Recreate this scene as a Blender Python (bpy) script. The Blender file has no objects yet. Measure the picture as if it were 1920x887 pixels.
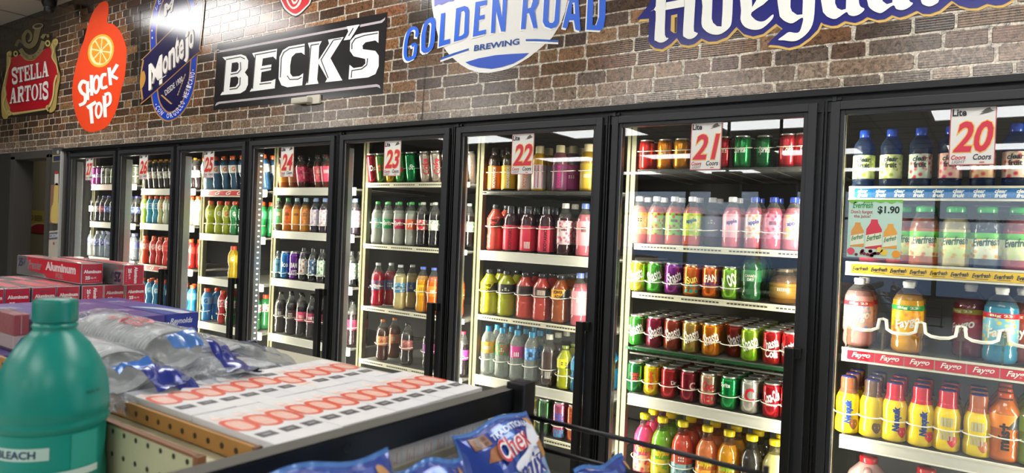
import bpy, bmesh, math, random
from mathutils import Vector, Matrix
from mathutils.geometry import tessellate_polygon

R = random.Random(7)
C = bpy.context.scene.collection
EYE = 1.58                      # camera height above the floor, metres

# ------------------------------------------------------------------ camera
FW = Vector((-0.573816, 0.818938, -0.0087)); RT = Vector((0.818073, 0.573647, 0.041052)); UP = Vector((-0.03861, -0.016439, 0.999119))
FPX = 1290.174
cd = bpy.data.cameras.new('camera'); cam = bpy.data.objects.new('camera', cd); C.objects.link(cam)
cd.sensor_width = 36.0; cd.lens = 36.0 * FPX / 1920.0; cd.clip_start = 0.05
m = Matrix((RT, UP, -FW)).transposed().to_4x4(); m.translation = (0, 0, EYE); cam.matrix_world = m
cd.dof.use_dof = True; cd.dof.focus_distance = 2.7; cd.dof.aperture_fstop = 7.0
bpy.context.scene.camera = cam

# ------------------------------------------------------------------ world, exposure
sc = bpy.context.scene
w = bpy.data.worlds.new('sky'); sc.world = w; w.use_nodes = True
nt = w.node_tree; nt.nodes.clear()
bg = nt.nodes.new('ShaderNodeBackground'); out = nt.nodes.new('ShaderNodeOutputWorld')
tc = nt.nodes.new('ShaderNodeTexCoord'); sep = nt.nodes.new('ShaderNodeSeparateXYZ'); rp = nt.nodes.new('ShaderNodeValToRGB')
rp.color_ramp.elements[0].position = 0.0; rp.color_ramp.elements[0].color = (.75, .85, 1, 1)
rp.color_ramp.elements[1].position = 0.6; rp.color_ramp.elements[1].color = (.22, .42, .9, 1)
nt.links.new(tc.outputs['Generated'], sep.inputs[0]); nt.links.new(sep.outputs['Z'], rp.inputs[0])
nt.links.new(rp.outputs[0], bg.inputs[0]); bg.inputs[1].default_value = 2.2
nt.links.new(bg.outputs[0], out.inputs[0])
vs = sc.view_settings
vs.view_transform = 'Standard'; vs.look = 'None'; vs.gamma = 1.0; vs.use_curve_mapping = False; vs.exposure = 0.0
sc.cycles.max_bounces = 8; sc.cycles.transparent_max_bounces = 24; sc.cycles.sample_clamp_indirect = 6.0
sc.cycles.caustics_reflective = False; sc.cycles.caustics_refractive = False

PANEL_POWER = 9.5               # emission of the ceiling light diffusers
LED_POWER = 9.0                 # watts of each cooler LED strip

# ------------------------------------------------------------------ layout of the cooler wall (metres)
P = 0.78                        # pitch of the cooler doors
D = 2.38977                     # plane of the door fronts
X0 = -5.90583                   # left edge of door 27 (k = 0); door number is 27 - k
YS = 2.5466                     # plane of the shelf fronts
XS0 = -5.8617                   # left end of the first shelf
ZT = EYE + 0.4553               # top edge of the doors
WB = EYE + 0.497                # bottom edge of the brick mural
CEIL = EYE + 1.65
cx = lambda k: X0 + k * P - .0207   # centre of the mullion left of door k

def ray(px, py): return FW + RT * ((px - 960) / FPX) - UP * ((py - 443.5) / FPX)
def at_y(px, py, y):
    d = ray(px, py); return d * (y / d.y) + Vector((0, 0, EYE))
def at_x(px, py, x):
    d = ray(px, py); return d * (x / d.x) + Vector((0, 0, EYE))

# ------------------------------------------------------------------ materials
def lin(c): return c / 12.92 if c <= .04045 else ((c + .055) / 1.055) ** 2.4
def H(s, a=1.0):
    s = s.lstrip('#'); return tuple(lin(int(s[i:i+2], 16) / 255) for i in (0, 2, 4)) + (a,)

class NT:
    def __init__(s, name):
        s.m = bpy.data.materials.new(name); s.m.use_nodes = True; s.t = s.m.node_tree; s.t.nodes.clear()
        s.out = s.n('OutputMaterial')
    def n(s, t, **k):
        x = s.t.nodes.new('ShaderNode' + t)
        for a, b in k.items(): setattr(x, a, b)
        return x
    def l(s, a, b): s.t.links.new(a, b)

def col_node(N, base, bump=0, nscale=60, var=.06):
    """object colour (base None) or fixed colour, slightly mottled by noise"""
    if base is None: c = N.n('ObjectInfo').outputs['Color']
    else:
        q = N.n('RGB'); q.outputs[0].default_value = base; c = q.outputs[0]
    if var:
        t = N.n('TexCoord'); no = N.n('TexNoise'); no.inputs['Scale'].default_value = nscale; no.inputs['Detail'].default_value = 3
        N.l(t.outputs['Object'], no.inputs['Vector'])
        mr = N.n('MapRange'); mr.inputs['To Min'].default_value = 1 - var; mr.inputs['To Max'].default_value = 1 + var
        N.l(no.outputs['Fac'], mr.inputs['Value'])
        mx = N.n('Vector' + 'Math', operation='SCALE'); N.l(c, mx.inputs[0]); N.l(mr.outputs[0], mx.inputs['Scale']); c = mx.outputs[0]
    return c

def principled(name, base=None, rough=.4, metal=0., coat=0., spec=.5, bump=0., bscale=80, var=.06, nscale=60):
    N = NT(name); p = N.n('BsdfPrincipled'); N.l(col_node(N, base, var=var, nscale=nscale), p.inputs['Base Color'])
    p.inputs['Roughness'].default_value = rough; p.inputs['Metallic'].default_value = metal
    p.inputs['Coat Weight'].default_value = coat; p.inputs['Coat Roughness'].default_value = .06
    p.inputs['Specular IOR Level'].default_value = spec
    if bump:
        t = N.n('TexCoord'); no = N.n('TexNoise'); no.inputs['Scale'].default_value = bscale; b = N.n('Bump'); b.inputs['Strength'].default_value = bump; b.inputs['Distance'].default_value = .004
        N.l(t.outputs['Object'], no.inputs['Vector']); N.l(no.outputs['Fac'], b.inputs['Height']); N.l(b.outputs[0], p.inputs['Normal'])
    N.l(p.outputs[0], N.out.inputs[0]); return N.m

def liquid():
    N = NT('coloured_liquid'); c = col_node(N, None, var=.05, nscale=30)
    p = N.n('BsdfPrincipled'); N.l(c, p.inputs['Base Color']); p.inputs['Roughness'].default_value = .2; p.inputs['Coat Weight'].default_value = 1.; p.inputs['Coat Roughness'].default_value = .05; p.inputs['Coat IOR'].default_value = 1.7
    tcn = N.n('TexCoord'); no = N.n('TexNoise'); no.inputs['Scale'].default_value = 70; no.inputs['Detail'].default_value = 1; bu = N.n('Bump'); bu.inputs['Strength'].default_value = .35; bu.inputs['Distance'].default_value = .004
    N.l(tcn.outputs['Object'], no.inputs['Vector']); N.l(no.outputs['Fac'], bu.inputs['Height']); N.l(bu.outputs[0], p.inputs['Normal']); N.l(bu.outputs[0], p.inputs['Coat Normal'])
    tr = N.n('BsdfTranslucent'); N.l(c, tr.inputs[0]); mx = N.n('MixShader'); mx.inputs[0].default_value = .3
    N.l(p.outputs[0], mx.inputs[1]); N.l(tr.outputs[0], mx.inputs[2]); N.l(mx.outputs[0], N.out.inputs[0]); return N.m

def clear(name, fac, rough=.08, bump=0., bscale=40, gl=1.0, body=.3):
    """thin clear plastic or glass: straight-through tint plus a glossy body"""
    N = NT(name); c = N.n('ObjectInfo').outputs['Color']
    t = N.n('BsdfTransparent'); N.l(c, t.inputs[0]); dk = N.n('VectorMath', operation='SCALE'); dk.inputs['Scale'].default_value = body; N.l(c, dk.inputs[0])
    p = N.n('BsdfPrincipled'); N.l(dk.outputs[0], p.inputs['Base Color']); p.inputs['Roughness'].default_value = rough; p.inputs['Specular IOR Level'].default_value = gl
    lw = N.n('LayerWeight'); lw.inputs[0].default_value = .5
    mr = N.n('MapRange'); mr.inputs['To Min'].default_value = fac; mr.inputs['To Max'].default_value = min(1, fac + .55)
    pw = N.n('Math', operation='POWER'); pw.inputs[1].default_value = 3; N.l(lw.outputs['Facing'], pw.inputs[0]); N.l(pw.outputs[0], mr.inputs['Value'])
    mx = N.n('MixShader'); N.l(mr.outputs[0], mx.inputs[0]); N.l(t.outputs[0], mx.inputs[1]); N.l(p.outputs[0], mx.inputs[2])
    if bump:
        tcn = N.n('TexCoord'); no = N.n('TexNoise'); no.inputs['Scale'].default_value = bscale; no.inputs['Detail'].default_value = 4; no.inputs['Distortion'].default_value = 1.5
        b = N.n('Bump'); b.inputs['Strength'].default_value = bump; b.inputs['Distance'].default_value = .01
        N.l(tcn.outputs['Object'], no.inputs['Vector']); N.l(no.outputs['Fac'], b.inputs['Height']); N.l(b.outputs[0], p.inputs['Normal'])
    N.l(mx.outputs[0], N.out.inputs[0]); return N.m

def pane():
    N = NT('door_glass'); t = N.n('BsdfTransparent'); t.inputs[0].default_value = (.97, .985, .975, 1)
    g = N.n('BsdfGlossy'); g.inputs['Roughness'].default_value = .0; g.inputs[0].default_value = (.95, .97, 1, 1)
    lw = N.n('LayerWeight'); lw.inputs[0].default_value = .5
    pw = N.n('Math', operation='POWER'); pw.inputs[1].default_value = 5; N.l(lw.outputs['Facing'], pw.inputs[0])
    mr = N.n('MapRange'); mr.inputs['To Min'].default_value = .05; mr.inputs['To Max'].default_value = .9; N.l(pw.outputs[0], mr.inputs['Value'])
    mx = N.n('MixShader'); N.l(mr.outputs[0], mx.inputs[0]); N.l(t.outputs[0], mx.inputs[1]); N.l(g.outputs[0], mx.inputs[2]); N.l(mx.outputs[0], N.out.inputs[0]); return N.m

def two_tone(name, rough=.35):
    """printed label: object colour with blotches of a second colour (object property c2)"""
    N = NT(name); a = N.n('ObjectInfo').outputs['Color']; b = N.n('Attribute', attribute_type='OBJECT', attribute_name='c2')
    t = N.n('TexCoord'); no = N.n('TexVoronoi'); no.inputs['Scale'].default_value = 62; N.l(t.outputs['Object'], no.inputs['Vector'])
    r = N.n('ValToRGB'); r.color_ramp.elements[0].position = .22; r.color_ramp.elements[1].position = .52; N.l(no.outputs['Distance'], r.inputs[0])
    mx = N.n('Mix', data_type='RGBA'); N.l(r.outputs[0], mx.inputs[0]); N.l(b.outputs['Color'], mx.inputs[6]); N.l(a, mx.inputs[7])
    p = N.n('BsdfPrincipled'); N.l(mx.outputs[2], p.inputs['Base Color']); p.inputs['Roughness'].default_value = rough; p.inputs['Coat Weight'].default_value = .3
    N.l(p.outputs[0], N.out.inputs[0]); return N.m

def emit(name, col, s):
    N = NT(name); e = N.n('Emission'); e.inputs[0].default_value = col; e.inputs[1].default_value = s; N.l(e.outputs[0], N.out.inputs[0]); return N.m

def mural(name, vertex):
    """glossy printed brick picture: tone per brick, gritty grain in world space, fine horizontal ribs of the fluted panel"""
    N = NT(name)
    if vertex: c = N.n('Attribute', attribute_name='tone').outputs['Color']
    else: c = N.n('ObjectInfo').outputs['Color']
    g = N.n('NewGeometry'); no = N.n('TexNoise'); no.inputs['Scale'].default_value = 75; no.inputs['Detail'].default_value = 8; no.inputs['Roughness'].default_value = .8; no.inputs['Distortion'].default_value = .8
    N.l(g.outputs['Position'], no.inputs['Vector'])
    mr = N.n('MapRange'); mr.inputs['From Min'].default_value = .36; mr.inputs['From Max'].default_value = .66; mr.inputs['To Min'].default_value = .12; mr.inputs['To Max'].default_value = 1.9
    N.l(no.outputs['Fac'], mr.inputs['Value'])
    v = N.n('VectorMath', operation='SCALE'); N.l(c, v.inputs[0]); N.l(mr.outputs[0], v.inputs['Scale'])
    p = N.n('BsdfPrincipled'); N.l(v.outputs[0], p.inputs['Base Color']); p.inputs['Roughness'].default_value = .17; p.inputs['Specular IOR Level'].default_value = 1.
    wv = N.n('TexWave', wave_type='BANDS', bands_direction='Z'); wv.inputs['Scale'].default_value = 42; N.l(g.outputs['Position'], wv.inputs['Vector'])
    b = N.n('Bump'); b.inputs['Strength'].default_value = .05; b.inputs['Distance'].default_value = .002; N.l(wv.outputs['Fac'], b.inputs['Height']); N.l(b.outputs[0], p.inputs['Normal'])
    N.l(p.outputs[0], N.out.inputs[0]); return N.m

M = dict(
    paint=principled('plastic_paint', None, .32), matte=principled('matte_print', None, .7), gloss=principled('gloss_plastic', None, .18, coat=.5),
    ink=principled('printed_ink', None, .34, var=0), can=principled('can_metal', None, .24, metal=.75, coat=.35, var=.04), alu=principled('bright_aluminium', H('#d6d6d2'), .28, metal=.85),
    black=principled('black_anodised', H('#131415'), .33, spec=.45, bump=.04, bscale=300), frame=principled('charcoal_frame', H('#27282b'), .38, bump=.03, bscale=300),
    liquid=liquid(), clear=clear('clear_plastic', .16, bump=.35, bscale=60), clearw=clear('clear_water_bottle', .30, bump=.5, bscale=60, body=.8), film=clear('cling_film', .12, .10, bump=.9, bscale=22, body=.55), pane=pane(), label=two_tone('printed_label'),
    white=emit('light_diffuser', (1, .985, .96, 1), PANEL_POWER), led=emit('led_strip', (.8, .9, 1, 1), 6.0), mural=mural('brick_print', False), mural_v=mural('brick_print_field', True),
    steel=principled('shelf_enamel', None, .42, bump=.05, bscale=200), card=principled('white_carton', None, .5, var=.03), wood=principled('tan_hardboard', None, .6, bump=.1, bscale=90, var=.14, nscale=25),
    foam=principled('foam_plate', None, .55, var=.04), floor=principled('floor_tile', H('#b9b4a8'), .25, var=.1, nscale=4), ceil=principled('ceiling_tile', H('#b3afa8'), .8, bump=.2, bscale=60), wall=principled('painted_wall', None, .7),
    dark=principled('cold_room_panel', None, .6), bag=principled('foil_bag', None, .24, metal=.15, coat=.5, bump=.25, bscale=18, var=.1, nscale=14),
)

# ------------------------------------------------------------------ object helpers
def ob(name, mesh, mat, parent=None, loc=None, color=None, rot=None, scale=None, c2=None):
    o = bpy.data.objects.new(name, mesh); C.objects.link(o)
    if mat and not mesh.materials: mesh.materials.append(M[mat])
    elif mat and mesh.materials[0] != M[mat]:
        o.material_slots[0].link = 'OBJECT'; o.material_slots[0].material = M[mat]
    if parent: o.parent = parent
    if loc is not None: o.location = loc
    if rot: o.rotation_euler = rot
    if scale: o.scale = scale
    if color: o.color = color
    if c2: o['c2'] = [float(v) for v in c2[:3]]
    return o
def thing(name, label, cat, loc=(0, 0, 0), rot=(0, 0, 0), group=None):
    o = bpy.data.objects.new(name, None); C.objects.link(o); o.empty_display_size = .03
    o.location = loc; o.rotation_euler = rot; o['label'] = label; o['category'] = cat
    if group: o['group'] = group
    return o
def tag(o, label, cat, group=None):
    o['label'] = label; o['category'] = cat
    if group: o['group'] = group
    return o
def struct(o): o['kind'] = 'structure'; return o
def stuff(o): o['kind'] = 'stuff'; return o

_cache = {}
def cached(key, f):
    if key not in _cache: _cache[key] = f()
    return _cache[key]
def mesh_of(name, verts, faces, smooth=False):
    me = bpy.data.meshes.new(name); me.from_pydata([tuple(v) for v in verts], [], faces)
    bm = bmesh.new(); bm.from_mesh(me); bmesh.ops.recalc_face_normals(bm, faces=bm.faces); bm.to_mesh(me); bm.free()
    if smooth: me.polygons.foreach_set('use_smooth', [True] * len(me.polygons))
    return me
def boxes(name, bl, bev=0.):
    """one mesh of axis-aligned boxes (x0,x1,y0,y1,z0,z1)"""
    bm = bmesh.new()
    for x0, x1, y0, y1, z0, z1 in bl:
        r = bmesh.ops.create_cube(bm, size=1.0)
        for v in r['verts']: v.co = Vector(((x0 + x1) / 2 + v.co.x * (x1 - x0), (y0 + y1) / 2 + v.co.y * (y1 - y0), (z0 + z1) / 2 + v.co.z * (z1 - z0)))
    if bev: bmesh.ops.bevel(bm, geom=bm.edges[:], offset=bev, segments=2, affect='EDGES', profile=.7)
    me = bpy.data.meshes.new(name); bm.to_mesh(me); bm.free(); return me
def box(name, x0, x1, y0, y1, z0, z1, bev=0.): return boxes(name, [(x0, x1, y0, y1, z0, z1)], bev)
def lathe(name, prof, seg=20, smooth=True, sq=0.):
    """profile of (radius, height); sq squares the section; sharp at repeated points"""
    vs_, fs = [], []
    rows = []
    for r, z in prof:
        if r < 1e-6: rows.append([len(vs_)]); vs_.append((0, 0, z)); continue
        row = []
        for i in range(seg):
            a = 2 * math.pi * i / seg; ca, sa = math.cos(a), math.sin(a)
            q = 1 / max(abs(ca), abs(sa)); k = 1 + sq * (min(q, 1.25) - 1)
            row.append(len(vs_)); vs_.append((r * k * ca, r * k * sa, z))
        rows.append(row)
    for a, b in zip(rows, rows[1:]):
        if len(a) == 1 and len(b) == 1: continue
        for i in range(seg):
            j = (i + 1) % seg
            if len(a) == 1: fs.append((a[0], b[i], b[j]))
            elif len(b) == 1: fs.append((a[i], a[j], b[0]))
            else: fs.append((a[i], a[j], b[j], b[i]))
    me = mesh_of(name, vs_, fs, smooth)
    return me
def tube(name, pts, r, seg=8, closed=False, cap=True):
    pts = [Vector(p) for p in pts]; n = len(pts); vs_, fs = [], []
    for i, p in enumerate(pts):
        a = pts[(i - 1) % n] if (closed or i > 0) else p; b = pts[(i + 1) % n] if (closed or i < n - 1) else p
        t = (b - a).normalized(); u = t.cross(Vector((0, 0, 1)))
        if u.length < .05: u = t.cross(Vector((0, 1, 0)))
        u.normalize(); v = t.cross(u)
        for s in range(seg):
            an = 2 * math.pi * s / seg; vs_.append(p + (u * math.cos(an) + v * math.sin(an)) * r)
    for i in range(n if closed else n - 1):
        j = (i + 1) % n
        for s in range(seg):
            k = (s + 1) % seg; fs.append((i * seg + s, i * seg + k, j * seg + k, j * seg + s))
    if cap and not closed:
        fs.append(tuple(range(seg))); fs.append(tuple((n - 1) * seg + s for s in range(seg)))
    return mesh_of(name, vs_, fs, True)

# ---- lettering: the built-in font turned into mesh, normalised to 0..1 in x and y
def glyphs(txt, bold=0., shear=0.):
    def make():
        cu = bpy.data.curves.new('t', 'FONT'); cu.body = txt; cu.offset = bold; cu.shear = shear; cu.resolution_u = 3; cu.align_x = 'LEFT'
        o = bpy.data.objects.new('t', cu); C.objects.link(o)
        dg = bpy.context.evaluated_depsgraph_get(); dg.update()
        me = bpy.data.meshes.new_from_object(o.evaluated_get(dg))
        vs_ = [v.co.copy() for v in me.vertices]; fs = [tuple(p.vertices) for p in me.polygons]
        bpy.data.objects.remove(o); bpy.data.curves.remove(cu); bpy.data.meshes.remove(me)
        xs = [v.x for v in vs_]; ys = [v.y for v in vs_]
        x0, x1, y0, y1 = min(xs), max(xs), min(ys), max(ys)
        return [((v.x - x0) / (x1 - x0), (v.y - y0) / max(y1 - y0, 1e-6)) for v in vs_], fs, (x1 - x0) / max(y1 - y0, 1e-6)
    return cached(('g', txt, bold, shear), make)
def flat_text(name, txt, f, bold=.02, shear=0.):
    """f maps (u,v) in the unit square to a point"""
    vs_, fs, _ = glyphs(txt, bold, shear)
    me = bpy.data.meshes.new(name); me.from_pydata([tuple(f(u, v)) for u, v in vs_], [], fs); return me
def wrap_text(txt, w_, h_, rad, vertical=False, bold=.02, shear=0., tilt=0.):
    """lettering bent round a bottle of radius rad, centred on its -Y side at z = 0"""
    def make():
        vs_, fs, _ = glyphs(txt, bold, shear); bm = bmesh.new()
        q = [bm.verts.new(((u - .5) * w_, (v - .5) * h_, 0)) for u, v in vs_]
        for f in fs:
            try: bm.faces.new([q[i] for i in f])
            except ValueError: pass
        if vertical:
            for v in bm.verts: v.co = Vector((-v.co.y, v.co.x, 0))
        if tilt: bmesh.ops.rotate(bm, verts=bm.verts, cent=(0, 0, 0), matrix=Matrix.Rotation(tilt, 3, 'Z'))
        lim = rad * 1.45; x = -lim
        while x < lim:
            bmesh.ops.bisect_plane(bm, geom=bm.verts[:] + bm.edges[:] + bm.faces[:], plane_co=(x, 0, 0), plane_no=(1, 0, 0)); x += rad * .2
        for v in bm.verts:
            a = v.co.x / rad; v.co = Vector((rad * math.sin(a), -rad * math.cos(a), v.co.y))
        me = bpy.data.meshes.new('lettering'); bm.to_mesh(me); bm.free(); return me
    return cached(('w', txt, w_, h_, rad, vertical, bold, shear, tilt), make)

def fill(name, loops, to3):
    """flat filled outline with holes; loops are lists of 2D points, to3 maps a 2D point to 3D"""
    P2 = [[Vector((x, y, 0)) for x, y in l] for l in loops]
    tri = tessellate_polygon(P2); flat = [p for l in P2 for p in l]
    me = bpy.data.meshes.new(name); me.from_pydata([tuple(to3(p.x, p.y)) for p in flat], [], [tuple(t) for t in tri])
    bm = bmesh.new(); bm.from_mesh(me); bmesh.ops.recalc_face_normals(bm, faces=bm.faces); bm.to_mesh(me); bm.free(); return me
def smooth(pts, n=5, closed=True):
    o = []; N_ = len(pts)
    for i in range(N_ if closed else N_ - 1):
        g = lambda j: Vector(pts[j % N_]) if closed else Vector(pts[max(0, min(N_ - 1, j))])
        p0, p1, p2, p3 = g(i - 1), g(i), g(i + 1), g(i + 2)
        for s in range(n):
            t = s / n; o.append(tuple(.5 * ((2 * p1) + (p2 - p0) * t + (2 * p0 - 5 * p1 + 4 * p2 - p3) * t * t + (3 * p1 - p0 - 3 * p2 + p3) * t ** 3)))
    if not closed: o.append(tuple(pts[-1]))
    return o
def stroke(pts, w0, w1=None, n=4):
    """outline of a brush stroke along a smoothed line"""
    w1 = w0 if w1 is None else w1; q = [Vector(p) for p in (smooth(pts, n, False) if len(pts) > 2 and n > 1 else pts)]; a, b = [], []
    for i, p in enumerate(q):
        t = (q[min(i + 1, len(q) - 1)] - q[max(i - 1, 0)]); t.normalize(); nn = Vector((-t.y, t.x)); ww = (w0 + (w1 - w0) * i / max(1, len(q) - 1)) / 2
        a.append(tuple(p + nn * ww)); b.append(tuple(p - nn * ww))
    return a + b[::-1]
def ell(cx_, cy_, rx, ry, n=28, rot=0., a0=0., a1=2 * math.pi):
    o = []
    for i in range(n):
        a = a0 + (a1 - a0) * i / (n if a1 - a0 > 6.28 else n - 1); x, y = rx * math.cos(a), ry * math.sin(a)
        o.append((cx_ + x * math.cos(rot) - y * math.sin(rot), cy_ + x * math.sin(rot) + y * math.cos(rot)))
    return o

# ================================================================== THE SETTING
def sbox(name, x0, x1, y0, y1, z0, z1, mat, color=None, bev=0., parent=None):
    o = ob(name, box(name, x0, x1, y0, y1, z0, z1, bev), mat, parent, color=color)
    if not parent: struct(o)
    return o
FRONT = -14.0; LEFT = -9.8; RIGHT = 4.2
sbox('floor', LEFT - 2, RIGHT + 2, FRONT, D + 2.2, -.1, 0, 'floor')
ce = sbox('ceiling', LEFT - .1, RIGHT + .1, FRONT - .1, D + .1, CEIL, CEIL + .1, 'ceil')
# suspended tile grid: thin bars, one part
grid = []
for i in range(24): grid.append((LEFT + i * .6, LEFT + i * .6 + .022, FRONT, D - .002, CEIL - .006, CEIL - .0005))
for j in range(27): grid.append((LEFT, RIGHT, FRONT + .05 + j * .61, FRONT + .072 + j * .61, CEIL - .0065, CEIL - .001))
ob('ceiling_grid', boxes('ceiling_grid', grid), 'wall', ce, color=H('#8d8a84'))
sbox('wall_left', LEFT - .1, LEFT, FRONT, D, 0, CEIL, 'wall', H('#4c4a48'))
sbox('wall_right', RIGHT, RIGHT + .1, FRONT, D, 0, CEIL, 'wall', H('#8a8780'))
# shop front with wide windows behind the camera (seen mirrored in the cooler glass)
wf = struct(ob('wall_front', boxes('wall_front', [(LEFT, RIGHT, FRONT - .12, FRONT, 0, .4), (LEFT, RIGHT, FRONT - .12, FRONT, 2.95, CEIL), (LEFT, -9.2, FRONT - .12, FRONT, .4, 2.95), (.9, RIGHT, FRONT - .12, FRONT, .4, 2.95)]), 'wall', color=H('#55524e')))
for wn in range(5):
    x0 = -9.2 + wn * 2.02; x1 = x0 + 2.02
    fr = struct(ob(f'window_{wn + 1}', boxes('window', [(x0, x0 + .05, FRONT - .1, FRONT, .4, 2.95), (x1 - .05, x1, FRONT - .1, FRONT, .4, 2.95), (x0 + .05, x1 - .05, FRONT - .1, FRONT, .4, .46), (x0 + .05, x1 - .05, FRONT - .1, FRONT, 2.89, 2.95), (x0 + .05, x1 - .05, FRONT - .1, FRONT, 2.2, 2.26)]), 'black'))
    ob('window_pane', box('window_pane', x0 + .05, x1 - .05, FRONT - .055, FRONT - .05, .46, 2.89), 'pane', fr)
sbox('ground', -60, 50, -90, FRONT - .2, -.25, -.15, 'wall', H('#a9a7a2'))

# ceiling lights: frame + diffuser
for i, lx in enumerate((-7.8, -5.3, -2.65, 0., 2.65)):
    for j, ly in enumerate((1.5, -1.8, -5.1, -8.4, -11.7)):
        if i == 0 and j == 0: continue
        t = thing('ceiling_light', f'square white ceiling light panel, {("first","second","third","fourth","last")[i]} from the left in the {("row nearest the cooler wall","second row out","middle row","fourth row out","row nearest the shop windows")[j]}', 'ceiling light', (lx, ly, CEIL - .012), group='ceiling light panels')
        ob('light_frame', cached('lf', lambda: boxes('light_frame', [(-.72, -.68, -.44, .44, -.012, .01), (.68, .72, -.44, .44, -.012, .01), (-.68, .68, -.44, -.40, -.012, .01), (-.68, .68, .40, .44, -.012, .01)])), 'wall', t, color=H('#d0cec8'))
        ob('light_diffuser', cached('ld', lambda: box('light_diffuser', -.68, .68, -.40, .40, -.004, .006)), 'white', t)

# two dark menu screens hanging over the shop floor (they show in the glass of door twenty-one)
for i, (x, y, w_) in enumerate(((-2.62, -3.3, .34), (-2.05, -3.4, .40))):
    t = thing('hanging_screen', f'dark switched-off screen hanging from the ceiling, {("left", "right")[i]} of a pair', 'screen', (x, y, EYE + (.62, .5)[i]))
    ob('housing', box('housing', -w_ / 2, w_ / 2, -.05, .05, -.18, .18, .01), 'black', t); ob('hanger', box('hanger', -.015, .015, -.015, .015, .18, CEIL - EYE - (.62, .5)[i]), 'black', t)

# ---- brick mural on the wall over the cooler
wall = struct(ob('wall_back', box('wall_back', LEFT, RIGHT, D + .004, D + .1, WB, CEIL), 'wall', color=H('#2b2826')))
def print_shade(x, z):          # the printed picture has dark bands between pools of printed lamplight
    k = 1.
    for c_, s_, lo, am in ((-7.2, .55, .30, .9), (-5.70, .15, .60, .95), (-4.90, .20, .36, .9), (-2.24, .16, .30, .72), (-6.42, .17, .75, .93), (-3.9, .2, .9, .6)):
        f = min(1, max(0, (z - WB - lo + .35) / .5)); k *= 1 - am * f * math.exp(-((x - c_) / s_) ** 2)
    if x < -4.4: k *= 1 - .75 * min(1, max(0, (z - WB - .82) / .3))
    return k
ROWH = .0538; TONES = ['#5e4433', '#735036', '#84603f', '#4e3c32', '#93714f', '#6e5541', '#7a543c', '#57473b', '#8d6848', '#614d40']
def top_at(x):                  # upper limit of what the photograph sees of the mural
    return CEIL - .002
bricks = []; row = 0; z = WB + .004
while z < CEIL - .02:
    h = .030 if row == 0 else ROWH - .0052; x = LEFT + .02 - R.random() * .2
    while x < 2.2:
        L = R.choice((.09, .105, .11, .125, .17, .21, .23)) * (1 + R.uniform(-.06, .06))
        if x > LEFT + .01 and x > -8.2 and z < top_at(x): bricks.append((x, z, L - .0072, min(h, CEIL - z - .004)))
        x += L
    z += h + .0052; row += 1
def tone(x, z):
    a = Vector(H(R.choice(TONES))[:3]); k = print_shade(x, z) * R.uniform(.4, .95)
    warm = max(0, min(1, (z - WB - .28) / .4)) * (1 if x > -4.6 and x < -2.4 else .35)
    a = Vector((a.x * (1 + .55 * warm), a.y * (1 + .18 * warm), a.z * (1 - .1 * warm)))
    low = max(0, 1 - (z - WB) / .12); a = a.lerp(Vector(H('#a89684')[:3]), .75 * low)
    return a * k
def brick_geo(L, h, bm=None, ox=0, oz=0):
    """irregular eight-cornered face, 1.4 mm proud, with a chamfer to the joint"""
    j = lambda s: R.uniform(-s, s); c = []
    for u, v in ((0, .06), (.04, 0), (.5, 0), (.97, 0), (1, .1), (1, .9), (.96, 1), (.5, 1), (.03, 1), (0, .93)):
        c.append((ox + L * u + j(.0022), oz + h * v + j(.0016)))
    mx_, mz_ = ox + L / 2, oz + h / 2; n = len(c); vs_ = [(x, 0.0, z) for x, z in c] + [(mx_ + (x - mx_) * (1 - .005 / L), -.0014, mz_ + (z - mz_) * (1 - .004 / h)) for x, z in c]
    fs = [tuple(range(n, 2 * n))] + [(i, (i + 1) % n, n + (i + 1) % n, n + i) for i in range(n)]
    return vs_, fs
def size_in_view(b): return b[2] / ((b[0]) ** 2 + D * D)
order = sorted([b for b in bricks if b[0] < .06 and b[1] + b[3] < EYE + .86 - .16 * b[0]], key=size_in_view, reverse=True)
near = set(order[:298])
for b in bricks:
    if b in near:
        key = ('brick', round(b[2] / .012), round(b[3], 3), R.randrange(3)); Lr = round(b[2] / .012) * .012
        me = cached(key, lambda: mesh_of('brick', *brick_geo(Lr, b[3])))
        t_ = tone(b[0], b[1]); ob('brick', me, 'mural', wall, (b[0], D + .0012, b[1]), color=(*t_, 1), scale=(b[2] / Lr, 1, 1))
far = [b for b in bricks if b not in near]; V_, F_, T_ = [], [], []
for b in far:
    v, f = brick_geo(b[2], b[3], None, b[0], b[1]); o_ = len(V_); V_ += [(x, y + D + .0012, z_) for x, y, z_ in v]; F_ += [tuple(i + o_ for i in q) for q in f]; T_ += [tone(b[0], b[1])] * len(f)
me = bpy.data.meshes.new('bricks'); me.from_pydata(V_, [], F_)
at = me.color_attributes.new('tone', 'FLOAT_COLOR', 'CORNER'); k = 0
for p_, t_ in zip(me.polygons, T_):
    for _ in p_.loop_indices: at.data[k].color = (*t_, 1); k += 1
stuff(ob('bricks', me, 'mural_v', wall))
# printed mortar sheet behind the bricks
V_, F_ = [], []; nx, nz = 90, 12; xa, xb = LEFT, 2.4
for i in range(nx + 1):
    for j in range(nz + 1): V_.append((xa + (xb - xa) * i / nx, D + .0008, WB + (CEIL - WB) * j / nz))
for i in range(nx):
    for j in range(nz): q = i * (nz + 1) + j; F_.append((q, q + nz + 1, q + nz + 2, q + 1))
me = bpy.data.meshes.new('mortar'); me.from_pydata(V_, [], F_); at = me.color_attributes.new('tone', 'FLOAT_COLOR', 'POINT'); mo = Vector(H('#beb4a3')[:3])
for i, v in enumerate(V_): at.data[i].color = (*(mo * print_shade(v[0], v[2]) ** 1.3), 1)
ob('mortar', me, 'mural_v', wall)
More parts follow.
